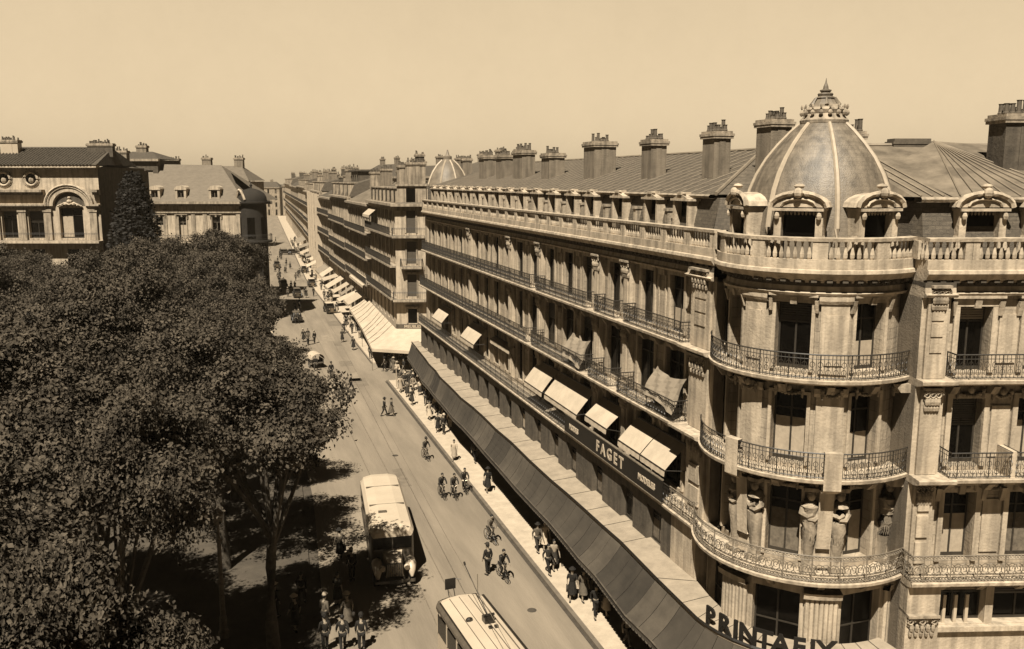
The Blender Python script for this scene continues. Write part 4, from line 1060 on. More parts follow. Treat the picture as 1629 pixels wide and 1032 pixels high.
for px in (252, 293, 346):
    c = (px - 200) / k; m = MB(); z = 18.7
    m.fbox(fr, c - .85, c - .5, -2.5, .05, z, z + 1.7); m.fbox(fr, c + .5, c + .85, -2.5, .05, z, z + 1.7); m.fbox(fr, c - .95, c + .95, -2.5, .15, z + 1.7, z + 1.85)
    n = 6; m.add([fr(c - .9 * cos(pi * j / n), .1, z + 1.85 + .5 * sin(pi * j / n)) for j in range(n + 1)] + [fr(c - .9 * cos(pi * j / n), -2.5, z + 1.85 + .5 * sin(pi * j / n)) for j in range(n + 1)], [tuple(range(n + 1))] + [(j, j + 1, n + 2 + j, n + 1 + j) for j in range(n)])
    d = m.build('dormer', STONE, LB); window(d, fr, c - .5, c + .5, z, z + 1.7, -.2)
# rounded dark corner tower
cc = Vector(fr(Wd + 1.1, -1.6, 0)); m = MB(); m.lathe(tuple(cc), [(2.2, 0), (2.2, 12.3), (2.9, 12.35), (2.9, 12.6), (2.2, 12.62), (2.2, 18.2), (2.75, 18.4), (2.75, 18.65), (2.3, 18.66)], 28); DKST = mat('dark_tower_stone', .035, .3, 1.5, .9, .4); m.build('corner_tower', DKST, LB, smooth=True)  # one even dark tone over the tower and its dome
m = MB(); m.lathe(tuple(cc), [(2.3, 18.66), (2.25, 19.3), (1.9, 19.9), (1.3, 20.3), (.6, 20.55), (.15, 20.65), (.12, 20.9), (.25, 21.1), (.1, 21.3), (.02, 21.8)], 24); td = m.build('tower_dome', DKST, LB, smooth=True)
m = MB(); a_ = R_(215); cpt = lambda a, r, z: (cc.x + r * cos(a), cc.y + r * sin(a), z)
for q in (205, 262, 318):
    for z0, z1 in ((13, 16.2), (9.2, 12), (5.4, 8.2)):
        n = 4; hw = 15; P = [cpt(R_(q - hw + 2 * hw * j / n), 2.23, 0) for j in range(n + 1)]
        m = MB()
        for j in range(n): m.quad((P[j][0], P[j][1], z0), (P[j + 1][0], P[j + 1][1], z0), (P[j + 1][0], P[j + 1][1], z1), (P[j][0], P[j][1], z1))
        m.build('tower_window', GLASS, LB)

m = MB(); m.tube([cpt(R_(q), 2.3, 18.7 + 1.7 * sin(pi * (q - 195) / 50)) for q in range(195, 246, 6)], .22, 5); m.build('dome_arch', STONE, td)
m = MB(); P = [cpt(R_(q), 2.85, 0)[:2] for q in range(190, 400, 14)]; rail(m, P, 12.62, .95, .2, 2, .014); m.build('railing', IRON, LB)
# street side wall of that block, its shade put into dark stone, with painted words
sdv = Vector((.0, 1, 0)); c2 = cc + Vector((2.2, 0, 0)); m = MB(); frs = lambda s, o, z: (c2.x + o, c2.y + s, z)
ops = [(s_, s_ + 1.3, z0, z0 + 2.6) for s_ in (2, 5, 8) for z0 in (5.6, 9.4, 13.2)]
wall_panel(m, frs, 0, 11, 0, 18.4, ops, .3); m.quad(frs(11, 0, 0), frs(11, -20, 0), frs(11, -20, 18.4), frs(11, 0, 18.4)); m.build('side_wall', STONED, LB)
for q in ops: m = MB(); m.quad(*[frs(s_, -.28, z) for s_, z in ((q[0], q[2]), (q[1], q[2]), (q[1], q[3]), (q[0], q[3]))]); m.build('side_window', GLASS, LB)
m = MB(); pts = [frs(0, .1, 0), ]; m.box(c2.x, c2.x + .9, c2.y, c2.y + 11, 18.2, 18.6); m.build('side_cornice', STONED, LB)
m = MB(); m.add([frs(0, .3, 18.6), frs(11, .3, 18.6), frs(11, -5, 23), frs(2, -5, 23)], [(0, 1, 2, 3)]); m.build('side_roof', SLATE, LB)
bo = cc + Vector((-1.5, -2.6, 0)); m = MB(); m.fbox(fr, Wd - .6, Wd + 3.2, .75, .85, 6.7, 10.6); sgn = m.build('sign_board', DARK, LB)
m = MB(); c = fr(Wd + 1.3, .88, 0); M = Matrix(((LD.x, 0, LN.x, c[0]), (LD.y, 0, LN.y, c[1]), (0, 1, 0, 7.0), (0, 0, 0, 1))); text_into(m, 'NAICI', .95, M, .01, 0)
M2 = M.copy(); M2[2][3] = 9.0; text_into(m, 'IC', .9, M2, .01, 0); m.build('sign_lettering', mat('faded_letter', .3, .1), sgn)
rebase(LB, tuple(fr(Wd / 2, -6, 0)))
# roofs behind it
fr, k = lframe(245, 158)
b = block('rear_house', fr(0, 0, 0)[:2], R_(-17.7), 17.5, 10, [0, 5, 9, 13, 17], 21.6, 24.4, 'flat grey house behind the pale mansard', STONE2, mat('grey_slate', .22, .2, 2.), 5, chim=3)
# -- the palace-like building at the far left
fr, k = lframe(-60, 110); Wd = (165 + 60) / k; PX = lambda x: (x + 60) / k
LA = empty('arched_building', label='stone mansion at the left edge with round windows and one big arch', cat='building')
w = MB(); t = MB()
up = [(PX(x) - .95, PX(x) + .95, 14.75, 18.1) for x in (-20, 20, 62)]; ar = (PX(118) - 1.45, PX(118) + 1.45, 14.75, 18.5)
wall_panel(w, fr, 0, Wd, 14.5, 20.6, up + [ar], .6); wall_panel(w, fr, 0, Wd, 0, 14.5, [(PX(x) - .8, PX(x) + .8, z, z + 2.6) for x in (-20, 20, 62, 118) for z in (10.8, 6.6)], .4)
wall_panel(w, fr, 0, Wd, 20.6, 23.5, [(PX(x) - .85, PX(x) + .85, 21.2, 22.9) for x in (-25, 17, 60)], .5)
for q in up + [ar]:
    window(LA, fr, *q, -.55, style=rnd.choice([0, 3]), fm=FRAMED)
for x in (-20, 20, 62, 118):
    for z in (10.8, 6.6): window(LA, fr, PX(x) - .8, PX(x) + .8, z, z + 2.6, -.38, fm=FRAMED)
for x in (-25, 17, 60):   # round windows: ring fills the square opening
    c = PX(x); m = MB(); n = 20
    ring = [(cos(2 * pi * j / n), sin(2 * pi * j / n)) for j in range(n)]
    sq = []
    for a, b in ring: s_ = 1 / max(abs(a), abs(b)); sq.append((a * s_ * .87, b * s_ * .87))
    for j in range(n):
        j2 = (j + 1) % n
        m.quad(fr(c + ring[j][0] * .72, .04, 22.05 + ring[j][1] * .72), fr(c + ring[j2][0] * .72, .04, 22.05 + ring[j2][1] * .72), fr(c + sq[j2][0], .04, 22.05 + sq[j2][1]), fr(c + sq[j][0], .04, 22.05 + sq[j][1]))
    m.tube([fr(c + a * .8, .08, 22.05 + b * .8) for a, b in ring], .16, 6, closed=True); m.tube([fr(c + a * 1.05, .04, 22.05 + b * 1.05) for a, b in ring], .06, 4, closed=True)
    ro = m.build('round_window', STONE, LA); m = MB(); m.quad(*[fr(c + a, -.4, 22.05 + b) for a, b in ((-.85, -.85), (.85, -.85), (.85, .85), (-.85, .85))]); m.build('pane', GLASS, ro)
    m = MB(); m.blob(fr(c - .05, -.1, 21.9), (.35, .2, .4), 7, 5); m.build('bust', STONE2, ro)
w.build('wall', STONE, LA); m = MB(); m.quad(fr(Wd, 0, 0), fr(Wd, -14, 0), fr(Wd, -14, 23.5), fr(Wd, 0, 23.5)); m.build('side_wall', STONED, LA)  # side wall darker than the front, its shadow is in the colour
# big arch
c = PX(118); m = MB()
for rr, oo, th in ((2.9, .75, .16), (2.6, .65, .14), (2.3, .5, .14), (2.0, .35, .12)):
    m.tube([fr(c - rr * cos(pi * j / 18), oo - .25, 18.75 + rr * .88 * sin(pi * j / 18)) for j in range(19)], th, 5)
for j in range(18):
    a, b = pi * j / 18, pi * (j + 1) / 18
    m.hexa([fr(c - 2.0 * cos(a), 0, 18.75 + 1.76 * sin(a)), fr(c - 2.0 * cos(b), 0, 18.75 + 1.76 * sin(b)), fr(c - 2.0 * cos(b), .4, 18.75 + 1.76 * sin(b)), fr(c - 2.0 * cos(a), .4, 18.75 + 1.76 * sin(a)),
            fr(c - 3.0 * cos(a), 0, 18.75 + 2.64 * sin(a)), fr(c - 3.0 * cos(b), 0, 18.75 + 2.64 * sin(b)), fr(c - 3.0 * cos(b), .4, 18.75 + 2.64 * sin(b)), fr(c - 3.0 * cos(a), .4, 18.75 + 2.64 * sin(a))])
m.build('arch', STONE, LA)
m = MB(); m.add([fr(c, .02, 18.75)] + [fr(c - 2.0 * cos(pi * j / 14), .02, 18.75 + 1.76 * sin(pi * j / 14)) for j in range(15)], [(0, j, j + 1) for j in range(1, 15)]); m.build('tympanum', STONED, LA)
m = MB()
for s_, z, r in ((0, 19.3, .35), (-.5, 19.0, .3), (.5, 19.0, .3), (-1., 18.85, .22), (1., 18.85, .22), (0, 19.75, .2)): m.blob(fr(c + s_, .15, z), (r, .25, r * .8), 7, 5, .1)
m.tube([fr(c - 1.5, .2, 18.7), fr(c - .6, .25, 19.1), fr(c, .3, 18.9), fr(c + .6, .25, 19.1), fr(c + 1.5, .2, 18.7)], .12, 5); m.build('carving', STONE, LA)
for s0, s1 in ((-.1, c - 3.0), (c + 3.0, Wd + .1)):
    t.fbox(fr, s0, s1, -.1, .9, 20.45, 20.75); t.fbox(fr, s0, s1, -.1, .5, 20.1, 20.45); t.fbox(fr, s0, s1, -.1, .7, 18.75, 18.95)
t.fbox(fr, -.1, c - 2.9, -.1, .35, 18.4, 18.7)
for x in (0, 42, 82, 154): t.fbox(fr, PX(x) - .45, PX(x) + .45, 0, .28, 14.5, 18.3); t.fbox(fr, PX(x) - .55, PX(x) + .55, 0, .36, 18.0, 18.35)
t.build('moulding', STONE2, LA)
m = MB(); m.fbox(fr, -.2, Wd + .2, -.2, .8, 23.4, 23.75); m.build('cornice', STONE, LA)
m = MB(); m.fbox(fr, -.1, Wd + .1, -.1, 1.3, 14.2, 14.48); b = m.build('balcony', STONE, LA); m = MB(); rail(m, [fr(0, 1.22, 0)[:2], fr(Wd, 1.22, 0)[:2]], 14.5, .95, .2, 2, .014); m.build('railing', IRON, b)
m = MB(); a, b, d, e = fr(-.3, .9, 23.75), fr(Wd + .3, .9, 23.75), fr(Wd - .2, -5, 25.9), fr(-.3, -5, 25.9); m.quad(a, b, d, e); m.quad(e, d, fr(Wd + .3, -11, 23.75), fr(-.3, -11, 23.75)); m.tri(b, fr(Wd + .3, -11, 23.75), d)
rf = m.build('roof', TILE, LA); m = MB()
for i in range(int(Wd / .42)): s_ = i * .42; m.tube([fr(s_, .95, 23.79), fr(s_, -5, 25.96)], .1, 4)
m.tube([fr(0, -5, 25.95), fr(Wd, -5, 25.95)], .16, 5); m.build('tile_ridge', TILE, rf)
q = fr(PX(150), -4, 0); chimney(LA, q[0] - 1.6, q[0] + 1.6, q[1] - .4, q[1] + .4, 24.8, 26.5, 9, STONED, rot=R_(-17.7)); q = fr(PX(8), -3.5, 0); chimney(LA, q[0] - 1.1, q[0] + 1.1, q[1] - .5, q[1] + .5, 24.2, 26.9, 7, CREAM, rot=R_(-17.7))
rebase(LA, tuple(fr(Wd / 2, -6, 0)))
# narrow house between the two, shadow put into its dark stone
fr, k = lframe(163, 118)
block('rear_house', fr(0, 0, 0)[:2], R_(-17.7), 3.2, 9, [0, 5, 9, 13, 17], 23.2, 24.6, 'narrow dark house between the arched mansion and the pale mansard', STONED, TILE, 1, chim=1)
fr, k = lframe(178, 140)
block('rear_house', fr(0, 0, 0)[:2], R_(-17.7), 8.2, 9, [0, 5, 9, 13, 17], 25.0, 26.4, 'brown house with overhanging roof rising behind the gap on the left', STONED, TILE, 3, chim=1)
# ================================================================ trees
def tree_meshes(seed, H=14.4, R=5.2, nl=44000, zb=6.4):
    r = random.Random(seed)
    m = MB(); limbs = []
    tr = [(0, 0, 0), (r.uniform(-.1, .1), .05, 2), (r.uniform(-.25, .25), .1, 4.4), (r.uniform(-.3, .3), -.1, 6.5)]
    m.tube(tr, [.38, .3, .26, .22], 9)
    lobes = []
    for i in range(11):
        a = 2 * pi * i / 11 * 1.0 + r.uniform(-.3, .3); rad = R * r.uniform(.5, .78) if i % 3 else R * r.uniform(.1, .35); z = r.uniform(zb + 2.2, H - 2.4)
        z = min(H - 2.0, max(zb + 1.6, H - 2.0 - (H - zb - 3.6) * (rad / R / .78) ** 2 * r.uniform(.75, 1.1)))
        e = Vector((rad * cos(a), rad * sin(a), z)); st = Vector(tr[2]).lerp(Vector(tr[3]), r.random()); mid = st.lerp(e, .5) + Vector((r.uniform(-.4, .4), r.uniform(-.4, .4), r.uniform(-.2, .5)))
        m.tube([st, mid, e], [.15, .09, .03], 5); limbs.append(e); lobes.append((e, r.uniform(1.2, 2.15)))
        for _ in range(2):
            e2 = e + Vector((r.uniform(-1.8, 1.8), r.uniform(-1.8, 1.8), r.uniform(-1, 1.4))); m.tube([mid, e2], [.06, .02], 4)
            lobes.append((e2, r.uniform(.8, 1.4)))
    # small clumps on the lobes' surfaces, leaves in every clump
    lv = MB(); clumps = []
    for c, rr in lobes:
        for _ in range(int(14 * rr)):
            d = Vector((r.gauss(0, 1), r.gauss(0, 1), r.gauss(.25, 1))).normalized(); p = c + Vector((d.x, d.y, d.z * .75)) * rr * r.uniform(.72, 1.08)
            clumps.append((p, d, r.uniform(.28, .62)))
    tot = sum(q[2] ** 2 for q in clumps)
    V, F = [], []
    for p, d, cr in clumps:
        for _ in range(int(nl * cr * cr / tot) + 1):
            q = p + Vector((r.gauss(0, 1), r.gauss(0, 1), r.gauss(0, .7))) * cr * .62
            n = (d * .6 + Vector((r.gauss(0, .6), r.gauss(0, .6), r.gauss(.5, .6)))).normalized()
            a = n.cross(Vector((r.uniform(-1, 1), r.uniform(-1, 1), r.uniform(-1, 1)))).normalized(); b = n.cross(a); s = r.uniform(.06, .125)
            k = len(V); V += [tuple(q - a * s), tuple(q - b * s * .7 + n * .02), tuple(q + a * s), tuple(q + b * s * .7 + n * .02)]; F.append((k, k + 1, k + 2, k + 3))
    lv.v, lv.f = V, F
    return m, lv
protos = []; tr_ = random.Random(21)
for sd in (1, 2, 3, 4):
    tm, lm = tree_meshes(sd, zb={1: 7.6, 2: 8.8}.get(sd, 6.4))
    protos.append((tm, lm))
tree_first = [None] * 4; ntree = 0
def tree(x, y, k, sc, rz, label, grp='plane trees of the leafy square', zs=1.):
    global ntree
    if tree_first[k] is None:
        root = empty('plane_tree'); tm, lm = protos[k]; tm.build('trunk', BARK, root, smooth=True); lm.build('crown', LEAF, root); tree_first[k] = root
    else: root = copy_tree(tree_first[k])
    root.location = (x, y, 0); root.rotation_euler = (0, 0, rz); root.scale = (sc, sc, sc * zs); tag(root, label, 'tree', grp)
TL = [(1.0, 39.4, 0, .93, 'big plane tree nearest the buses, its crown reaching out over the roadway', 1.08),
      (-5.6, 36, 1, .95, 'plane tree at the bottom left, beside the lamp column'),
      (-4.1, 21.2, 2, .6, 'narrow plane tree in the near bottom left corner of the grove', 1.62),
      (-10.5, 43, 3, 1.02, 'plane tree at the left edge, in the middle of the grove'),
      (-1.2, 50, 3, .93, 'plane tree behind the one overhanging the roadway'),
      (-.6, 61, 2, .86, 'plane tree at the kerb beyond the parked bus'),
      (-8.5, 55.5, 0, 1.04, 'plane tree in the thick of the grove, left of centre'),
      (-.8, 73, 1, .86, 'kerbside plane tree level with the men on foot in the roadway'),
      (-6.5, 66, 2, 1.02, 'plane tree one row in from the kerb, halfway along the grove'),
      (-4.7, 34.2, 1, .72, 'smaller high-crowned plane tree just before the lamp column', 1.38), (-13.5, 34, 3, 1.0, 'plane tree mostly outside the left border, filling the middle of the left edge'),
      (-9.5, 26, 0, .95, 'plane tree low at the left edge, its crown half cut by the picture border')]
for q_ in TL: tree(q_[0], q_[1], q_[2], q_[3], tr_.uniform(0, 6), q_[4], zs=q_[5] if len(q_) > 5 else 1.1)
gl = 'plane tree among the massed crowns at the far end of the square'
for i, (x, y) in enumerate([(-15.5, 62), (-14.5, 75), (-7, 78), (-1.2, 84), (-11, 87), (-20, 84), (-6.5, 91), (-1.6, 96), (-9, 100), (-18, 98), (-1.8, 108), (-8.2, 106), (-12, 111), (-22, 108), (-2, 119), (-9.5, 121), (-27, 100)]):
    tree(x, y, i % 4, tr_.uniform(.88, 1.02), tr_.uniform(0, 6), gl, 'plane trees at the far end of the square', tr_.uniform(1.06, 1.16))
# dark conifer by the arched mansion
r = random.Random(5); et = empty('conifer_tree', (-10.8, 115, 0), label='tall dark conifer standing between the arched mansion and the pale mansard', cat='tree')
MB().tube([(0, 0, 0), (0, 0, 20)], [.4, .08], 7).build('trunk', BARK, et)
V, F = [], []
for i in range(16000):
    z = 7 + 15.6 * r.random() ** 1.1; R0 = 3.3 * (1 - ((z - 7) / 15.9)) ** .55 + .2; a = r.uniform(0, 2 * pi); rad = R0 * r.uniform(.6, 1.1) * (1 + .25 * sin(a * 5 + z * 2)); q = Vector((rad * cos(a), rad * sin(a), z + r.gauss(0, .2)))
    n = Vector((r.gauss(0, 1), r.gauss(0, 1), r.gauss(0, 1))).normalized(); t_ = n.cross(Vector((0, 0, 1))).normalized(); b = n.cross(t_); s = r.uniform(.12, .26); k = len(V)
    V += [tuple(q - t_ * s), tuple(q - b * s * .6), tuple(q + t_ * s), tuple(q + b * s * .6)]; F.append((k, k + 1, k + 2, k + 3))
lv = MB(); lv.v, lv.f = V, F; lv.build('crown', LEAF2, et)

# ================================================================ people
def skinmesh(joints, edges, sub=1):
    me = bpy.data.meshes.new('s'); me.from_pydata([j[:3] for j in joints], edges, []); ob = bpy.data.objects.new('s', me); COL.objects.link(ob)
    md = ob.modifiers.new('k', 'SKIN'); md.use_smooth_shade = True
    for i, j in enumerate(joints):
        sv = me.skin_vertices[0].data[i]; sv.radius = (j[3], j[4] if len(j) > 4 else j[3]); sv.use_root = (i == 0)
    if sub: s = ob.modifiers.new('s', 'SUBSURF'); s.levels = sub; s.render_levels = sub
    dg = bpy.context.evaluated_depsgraph_get(); out = bpy.data.meshes.new_from_object(ob.evaluated_get(dg))
    bpy.data.objects.remove(ob); bpy.data.meshes.remove(me); return out
def limb(a, b, f, bend=0): return None
POSES = {}
def make_pose(key, female=False, pose='stand', stride=.3, lean=0., hat=None, bag=False):
    """facing -y; returns list of (part name, mesh)"""
    hip = .92; L = stride if pose == 'walk' else .06; parts = []
    if pose == 'ride':
        P = dict(pel=(0, .12, .98), chest=(0, -.1, 1.36), neck=(0, -.17, 1.54), head=(0, -.22, 1.70), kl=(-.12, -.25, .74), fl=(-.11, -.05, .36), kr=(.12, -.2, .98), fr=(.11, -.12, .62),
                 sl=(-.19, -.1, 1.44), sr=(.19, -.1, 1.44), el=(-.26, -.28, 1.22), er=(.26, -.28, 1.22), hl=(-.22, -.5, 1.06), hr=(.22, -.5, 1.06))
    else:
        P = dict(pel=(0, 0, hip), chest=(0, -.02 - lean, 1.3), neck=(0, -.03 - lean, 1.47), head=(0, -.06 - lean, 1.62), kl=(-.1, -L * .55 - .03, .5), fl=(-.1, -L, .07), kr=(.1, L * .25 - .02, .49), fr=(.1, L, .1 if pose == 'walk' else .07),
                 sl=(-.19, -.01 - lean, 1.4), sr=(.19, -.01 - lean, 1.4), el=(-.25, L * .5, 1.13), er=(.25, -L * .4, 1.13), hl=(-.25, L * .75 - .1, .88), hr=(.25, -L * .8 - .08, .9))
    q = {k: Vector(v) for k, v in P.items()}; ft = lambda f: f + Vector((0, -.16, -.03))
    J = []; E = []
    def add(p, r, par=None, r2=None):
        J.append((p.x, p.y, p.z, r, r2 or r)); 
        if par is not None: E.append((par, len(J) - 1))
        return len(J) - 1
    c0 = add(q['pel'], .13, None, .1); c1 = add(q['pel'].lerp(q['chest'], .5), .12, c0, .095); c2 = add(q['chest'], .15, c1, .105); n = add(q['neck'], .055, c2); h0 = add(q['neck'].lerp(q['head'], .55), .075, n, .085); h = add(q['head'] + Vector((0, 0, .03)), .082, h0, .1); add(q['head'] + Vector((0, 0, .11)), .06, h)
    add(q['head'] + Vector((0, -.105, -.0)), .016, h)       # nose
    add(q['head'] + Vector((.085, .01, .0)), .012, h); add(q['head'] + Vector((-.085, .01, .0)), .012, h)
    for s in 'lr':
        a = add(q['s' + s], .06, c2); b = add(q['e' + s], .042, a); c = add(q['h' + s], .03, b)
        d = (q['h' + s] - q['e' + s]).normalized(); pm = add(q['h' + s] + d * .06, .034, c, .02); sx = -1 if s == 'l' else 1
        for i, ln in enumerate((.06, .075, .07, .055)): add(q['h' + s] + d * (.09 + ln) + Vector((0, (i - 1.5) * .018, -.005 * i)), .009, pm)
        add(q['h' + s] + d * .07 + Vector((-.02 * sx, -.045, 0)), .01, c)
        hp = add(q['pel'] + Vector((.09 * sx, 0, -.04)), .095, c0); k = add(q['k' + s], .062, hp); f = add(q['f' + s], .042, k); add(ft(q['f' + s]), .035, f)
    parts.append(('person', skinmesh(J, E)))
    # jacket
    J, E = [], []
    c0 = add(q['pel'] + Vector((0, 0, -.06)), .155, None, .12); c1 = add(q['pel'].lerp(q['chest'], .5), .145, c0, .115); c2 = add(q['chest'] + Vector((0, 0, .04)), .17, c1, .12); add(q['neck'] + Vector((0, 0, -.03)), .085, c2)
    for s in 'lr':
        a = add(q['s' + s], .08, c2); b = add(q['e' + s], .06, a)
        if not female: add(q['e' + s].lerp(q['h' + s], .9), .045, b)
    parts.append(('dress_top' if female else 'jacket', skinmesh(J, E)))
    if female and pose != 'ride':
        m = MB(); pc = q['pel']; rings = [(pc + Vector((0, 0, .12)), .16, .13), (pc + Vector((0, 0, -.05)), .19, .17), (pc + Vector((0, 0, -.3)), .22, .21 + L * .2), (pc + Vector((0, 0, -.52)), .25, .22 + L * .5)]; V = []
        for c, rx, ry in rings:
            for j in range(14): a = 2 * pi * j / 14; w_ = 1 + .06 * cos(a * 5); V.append((c.x + rx * cos(a) * w_, c.y + ry * sin(a) * w_, c.z))
        F = [(i * 14 + j, i * 14 + (j + 1) % 14, (i + 1) * 14 + (j + 1) % 14, (i + 1) * 14 + j) for i in range(3) for j in range(14)]
        me = bpy.data.meshes.new('skirt'); me.from_pydata(V, [], F); parts.append(('skirt', me))
    else:
        J, E = [], []
        c0 = add(q['pel'], .15, None, .125)
        for s in 'lr':
            sx = -1 if s == 'l' else 1; hp = add(q['pel'] + Vector((.095 * sx, 0, -.06)), .11, c0); k = add(q['k' + s], .08, hp); add(q['f' + s] + Vector((0, 0, .05)), .065, k)
        parts.append(('trousers', skinmesh(J, E)))
    J, E = [], []   # shoes as one mesh
    m = MB()
    for s in 'lr': f = q['f' + s]; m.hexa([(f.x - .05, f.y - .22, f.z - .07), (f.x + .05, f.y - .22, f.z - .07), (f.x + .045, f.y + .07, f.z - .07), (f.x - .045, f.y + .07, f.z - .07), (f.x - .035, f.y - .18, f.z - .01), (f.x + .035, f.y - .18, f.z - .01), (f.x + .045, f.y + .06, f.z + .03), (f.x - .045, f.y + .06, f.z + .03)])
    me = bpy.data.meshes.new('shoes'); me.from_pydata(m.v, [], m.f); parts.append(('shoes', me))
    m = MB(); hc = q['head'] + Vector((0, .015, .06)); m.blob((hc.x, hc.y + .02, hc.z), (.1, .115, .1), 10, 6)
    me = bpy.data.meshes.new('hair'); me.from_pydata(m.v, [], m.f); parts.append(('hair', me))
    if hat:
        m = MB(); z = hc.z + .05; b = .19 if hat == 'brim' else .12
        m.lathe((hc.x, hc.y, z), [(.0, .0), (b, 0), (b, .015), (.112, .03), (.1, .1), (.06, .13), (0, .135)], 12)
        if hat == 'cap': m.box(hc.x - .08, hc.x + .08, hc.y - .2, hc.y - .05, z, z + .015)
        me = bpy.data.meshes.new('hat'); me.from_pydata(m.v, [], m.f); parts.append(('hat', me))
    if bag:
        m = MB(); hd = q['hl']; m.box(hd.x - .06, hd.x + .06, hd.y - .16, hd.y + .16, hd.z - .38, hd.z - .1); m.tube([(hd.x, hd.y - .08, hd.z - .1), (hd.x, hd.y, hd.z - .02), (hd.x, hd.y + .08, hd.z - .1)], .012, 4)
        me = bpy.data.meshes.new('bag'); me.from_pydata(m.v, [], m.f); parts.append(('bag', me))
    for n_, me in parts:
        for p in me.polygons: p.use_smooth = True
    POSES[key] = parts
make_pose('man_walk', pose='walk', hat=None); make_pose('man_walk_hat', pose='walk', stride=.26, hat='brim', lean=.02); make_pose('man_stand', pose='stand', hat='cap')
make_pose('woman_walk', True, 'walk', .2); make_pose('woman_hat', True, 'walk', .16, hat='brim', bag=True); make_pose('woman_stand', True, 'stand')
make_pose('ride', pose='ride'); make_pose('ride_cap', pose='ride', hat='cap')
CACHE = {}
def person(pose, x, y, rz, top, bottom, label, group=None, z=0., sc=1., hatc=None, hair=HAIR, cat='person'):
    """rz: heading in degrees, 0 faces the camera side (-y)"""
    root = None
    for n_, me in POSES[pose]:
        key = (pose, n_, top if n_ in ('jacket', 'dress_top') else bottom if n_ in ('trousers', 'skirt') else hatc if n_ == 'hat' else 0)
        if key not in CACHE:
            m2 = me.copy(); m2.materials.clear(); m2.materials.append(SKIN if n_ == 'person' else CL[top] if n_ in ('jacket', 'dress_top') else CL[bottom] if n_ in ('trousers', 'skirt') else CL[hatc if hatc is not None else 1] if n_ == 'hat' else CL[1] if n_ == 'bag' else HAIR if n_ == 'hair' else CL[0])
            CACHE[key] = m2
        o = bpy.data.objects.new(n_, CACHE[key]); COL.objects.link(o)
        if n_ == 'person': root = o
        else: o.parent = root
    root.location = (x, y, z); root.rotation_euler = (0, 0, R_(rz)); root.scale = (sc,) * 3
    tag(root, label, cat, group); return root
bike_first = None
def bicycle(x, y, rz, label, z=0.):
    global bike_first
    if bike_first is None:
        b = empty('bicycle'); bike_first = b
        m = MB(); w = lambda y, zz: (0, y, zz)
        for a, c in ((w(.12, .88), w(-.02, .3)), (w(-.02, .3), w(-.42, .8)), (w(.1, .8), w(-.4, .84)), (w(.12, .86), w(.52, .34)), (w(-.02, .3), w(.52, .34)), (w(-.42, .88), w(-.53, .34))): m.tube([a, c], .018, 5)
        m.build('frame', DKPAINT, b)
        for yy in (-.53, .52):
            m = MB(); m.tube([(0, yy + .33 * cos(q), .34 + .33 * sin(q)) for q in [2 * pi * i / 18 for i in range(18)]], .02, 5, closed=True)
            wo = m.build('wheel', RUBBER, b); m = MB()
            for i in range(9): q = pi * i / 9; m.tube([(0, yy + .32 * cos(q), .34 + .32 * sin(q)), (0, yy - .32 * cos(q), .34 - .32 * sin(q))], .004, 3)
            m.build('spokes', DKPAINT, wo)
        m = MB(); m.tube([(-.26, -.5 + .08, 1.02), (-.15, -.44, 1.03), (0, -.43, .98), (.15, -.44, 1.03), (.26, -.5 + .08, 1.02)], .014, 5); m.tube([(0, -.42, .8), (0, -.43, .98)], .014, 5); m.build('handlebar', CHROME, b)
        m = MB(); m.blob((0, .14, .92), (.09, .15, .04), 8, 5); m.build('saddle', DKPAINT, b)
    else: b = copy_tree(bike_first)
    b.location = (x, y, z); b.rotation_euler = (0, 0, R_(rz)); tag(b, label, 'bicycle', 'bicycles ridden on the roadway'); return b
def cyclist(x, y, rz, top, bot, lab, blab, cap=False):
    person('ride_cap' if cap else 'ride', x, y, rz, top, bot, lab, 'cyclists on the roadway'); bicycle(x, y, rz, blab)
cyclist(13.5, 44.1, 8, 0, 0, 'cyclist in black riding towards the viewer, nearest of all the cyclists', 'bicycle under the nearest cyclist in black')
cyclist(14.3, 49.2, 12, 2, 1, 'cyclist in a grey shirt riding close to the kerb, just behind the nearest one', 'bicycle of the grey-shirted cyclist close to the kerb')
cyclist(13.2, 57.6, 5, 0, 1, 'left of three dark cyclists riding abreast towards the viewer', 'bicycle of the left rider of three abreast')
cyclist(14.0, 57.3, 0, 1, 0, 'middle of three dark cyclists riding abreast', 'bicycle of the middle rider of three abreast')
cyclist(15.0, 58.2, -4, 1, 1, 'right of three dark cyclists, almost touching the kerb', 'bicycle of the right rider of three abreast, almost touching the kerb')
cyclist(13.9, 66.3, 10, 1, 2, 'lone cyclist in mid street further up, beyond the three abreast', 'bicycle of the lone cyclist in mid street', True)
person('man_stand', 12.9, 44.9, 200, 0, 0, 'man in a long black coat standing in the roadway left of the nearest cyclist', sc=1.03)
person('man_walk_hat', 12.95, 80.2, 100, 0, 0, 'man in black striding across the street in mid distance, left of a pair', hatc=0)
person('woman_walk', 13.6, 80.0, 95, 1, 2, 'woman in grey stepping across the street beside a man in black')
person('man_walk', 11.3, 91.3, 80, 0, 0, 'man alone striding over the open roadway near the tree tops', sc=1.03)
person('man_stand', 10.0, 98, 10, 0, 0, 'dark figure standing in the roadway by the cart', sc=1.05)
person('man_walk', 8.7, 102.5, -20, 0, 1, 'dark figure at the edge of the tree tops, beside the handcart')
person('man_stand', 15.75, 107, 0, 0, 0, 'dark figure at the kerb corner in front of the white awning', z=.13)
person('man_walk', 15.0, 127, 20, 0, 1, 'dark walker beside the kerb, level with the long white awning')
person('man_walk', 13.0, 171.6, 0, 0, 1, 'far dark walker in the middle of the sunny roadway')
person('man_walk', 10.8, 155, 0, 0, 0, 'far dark walker next to the left-hand car')
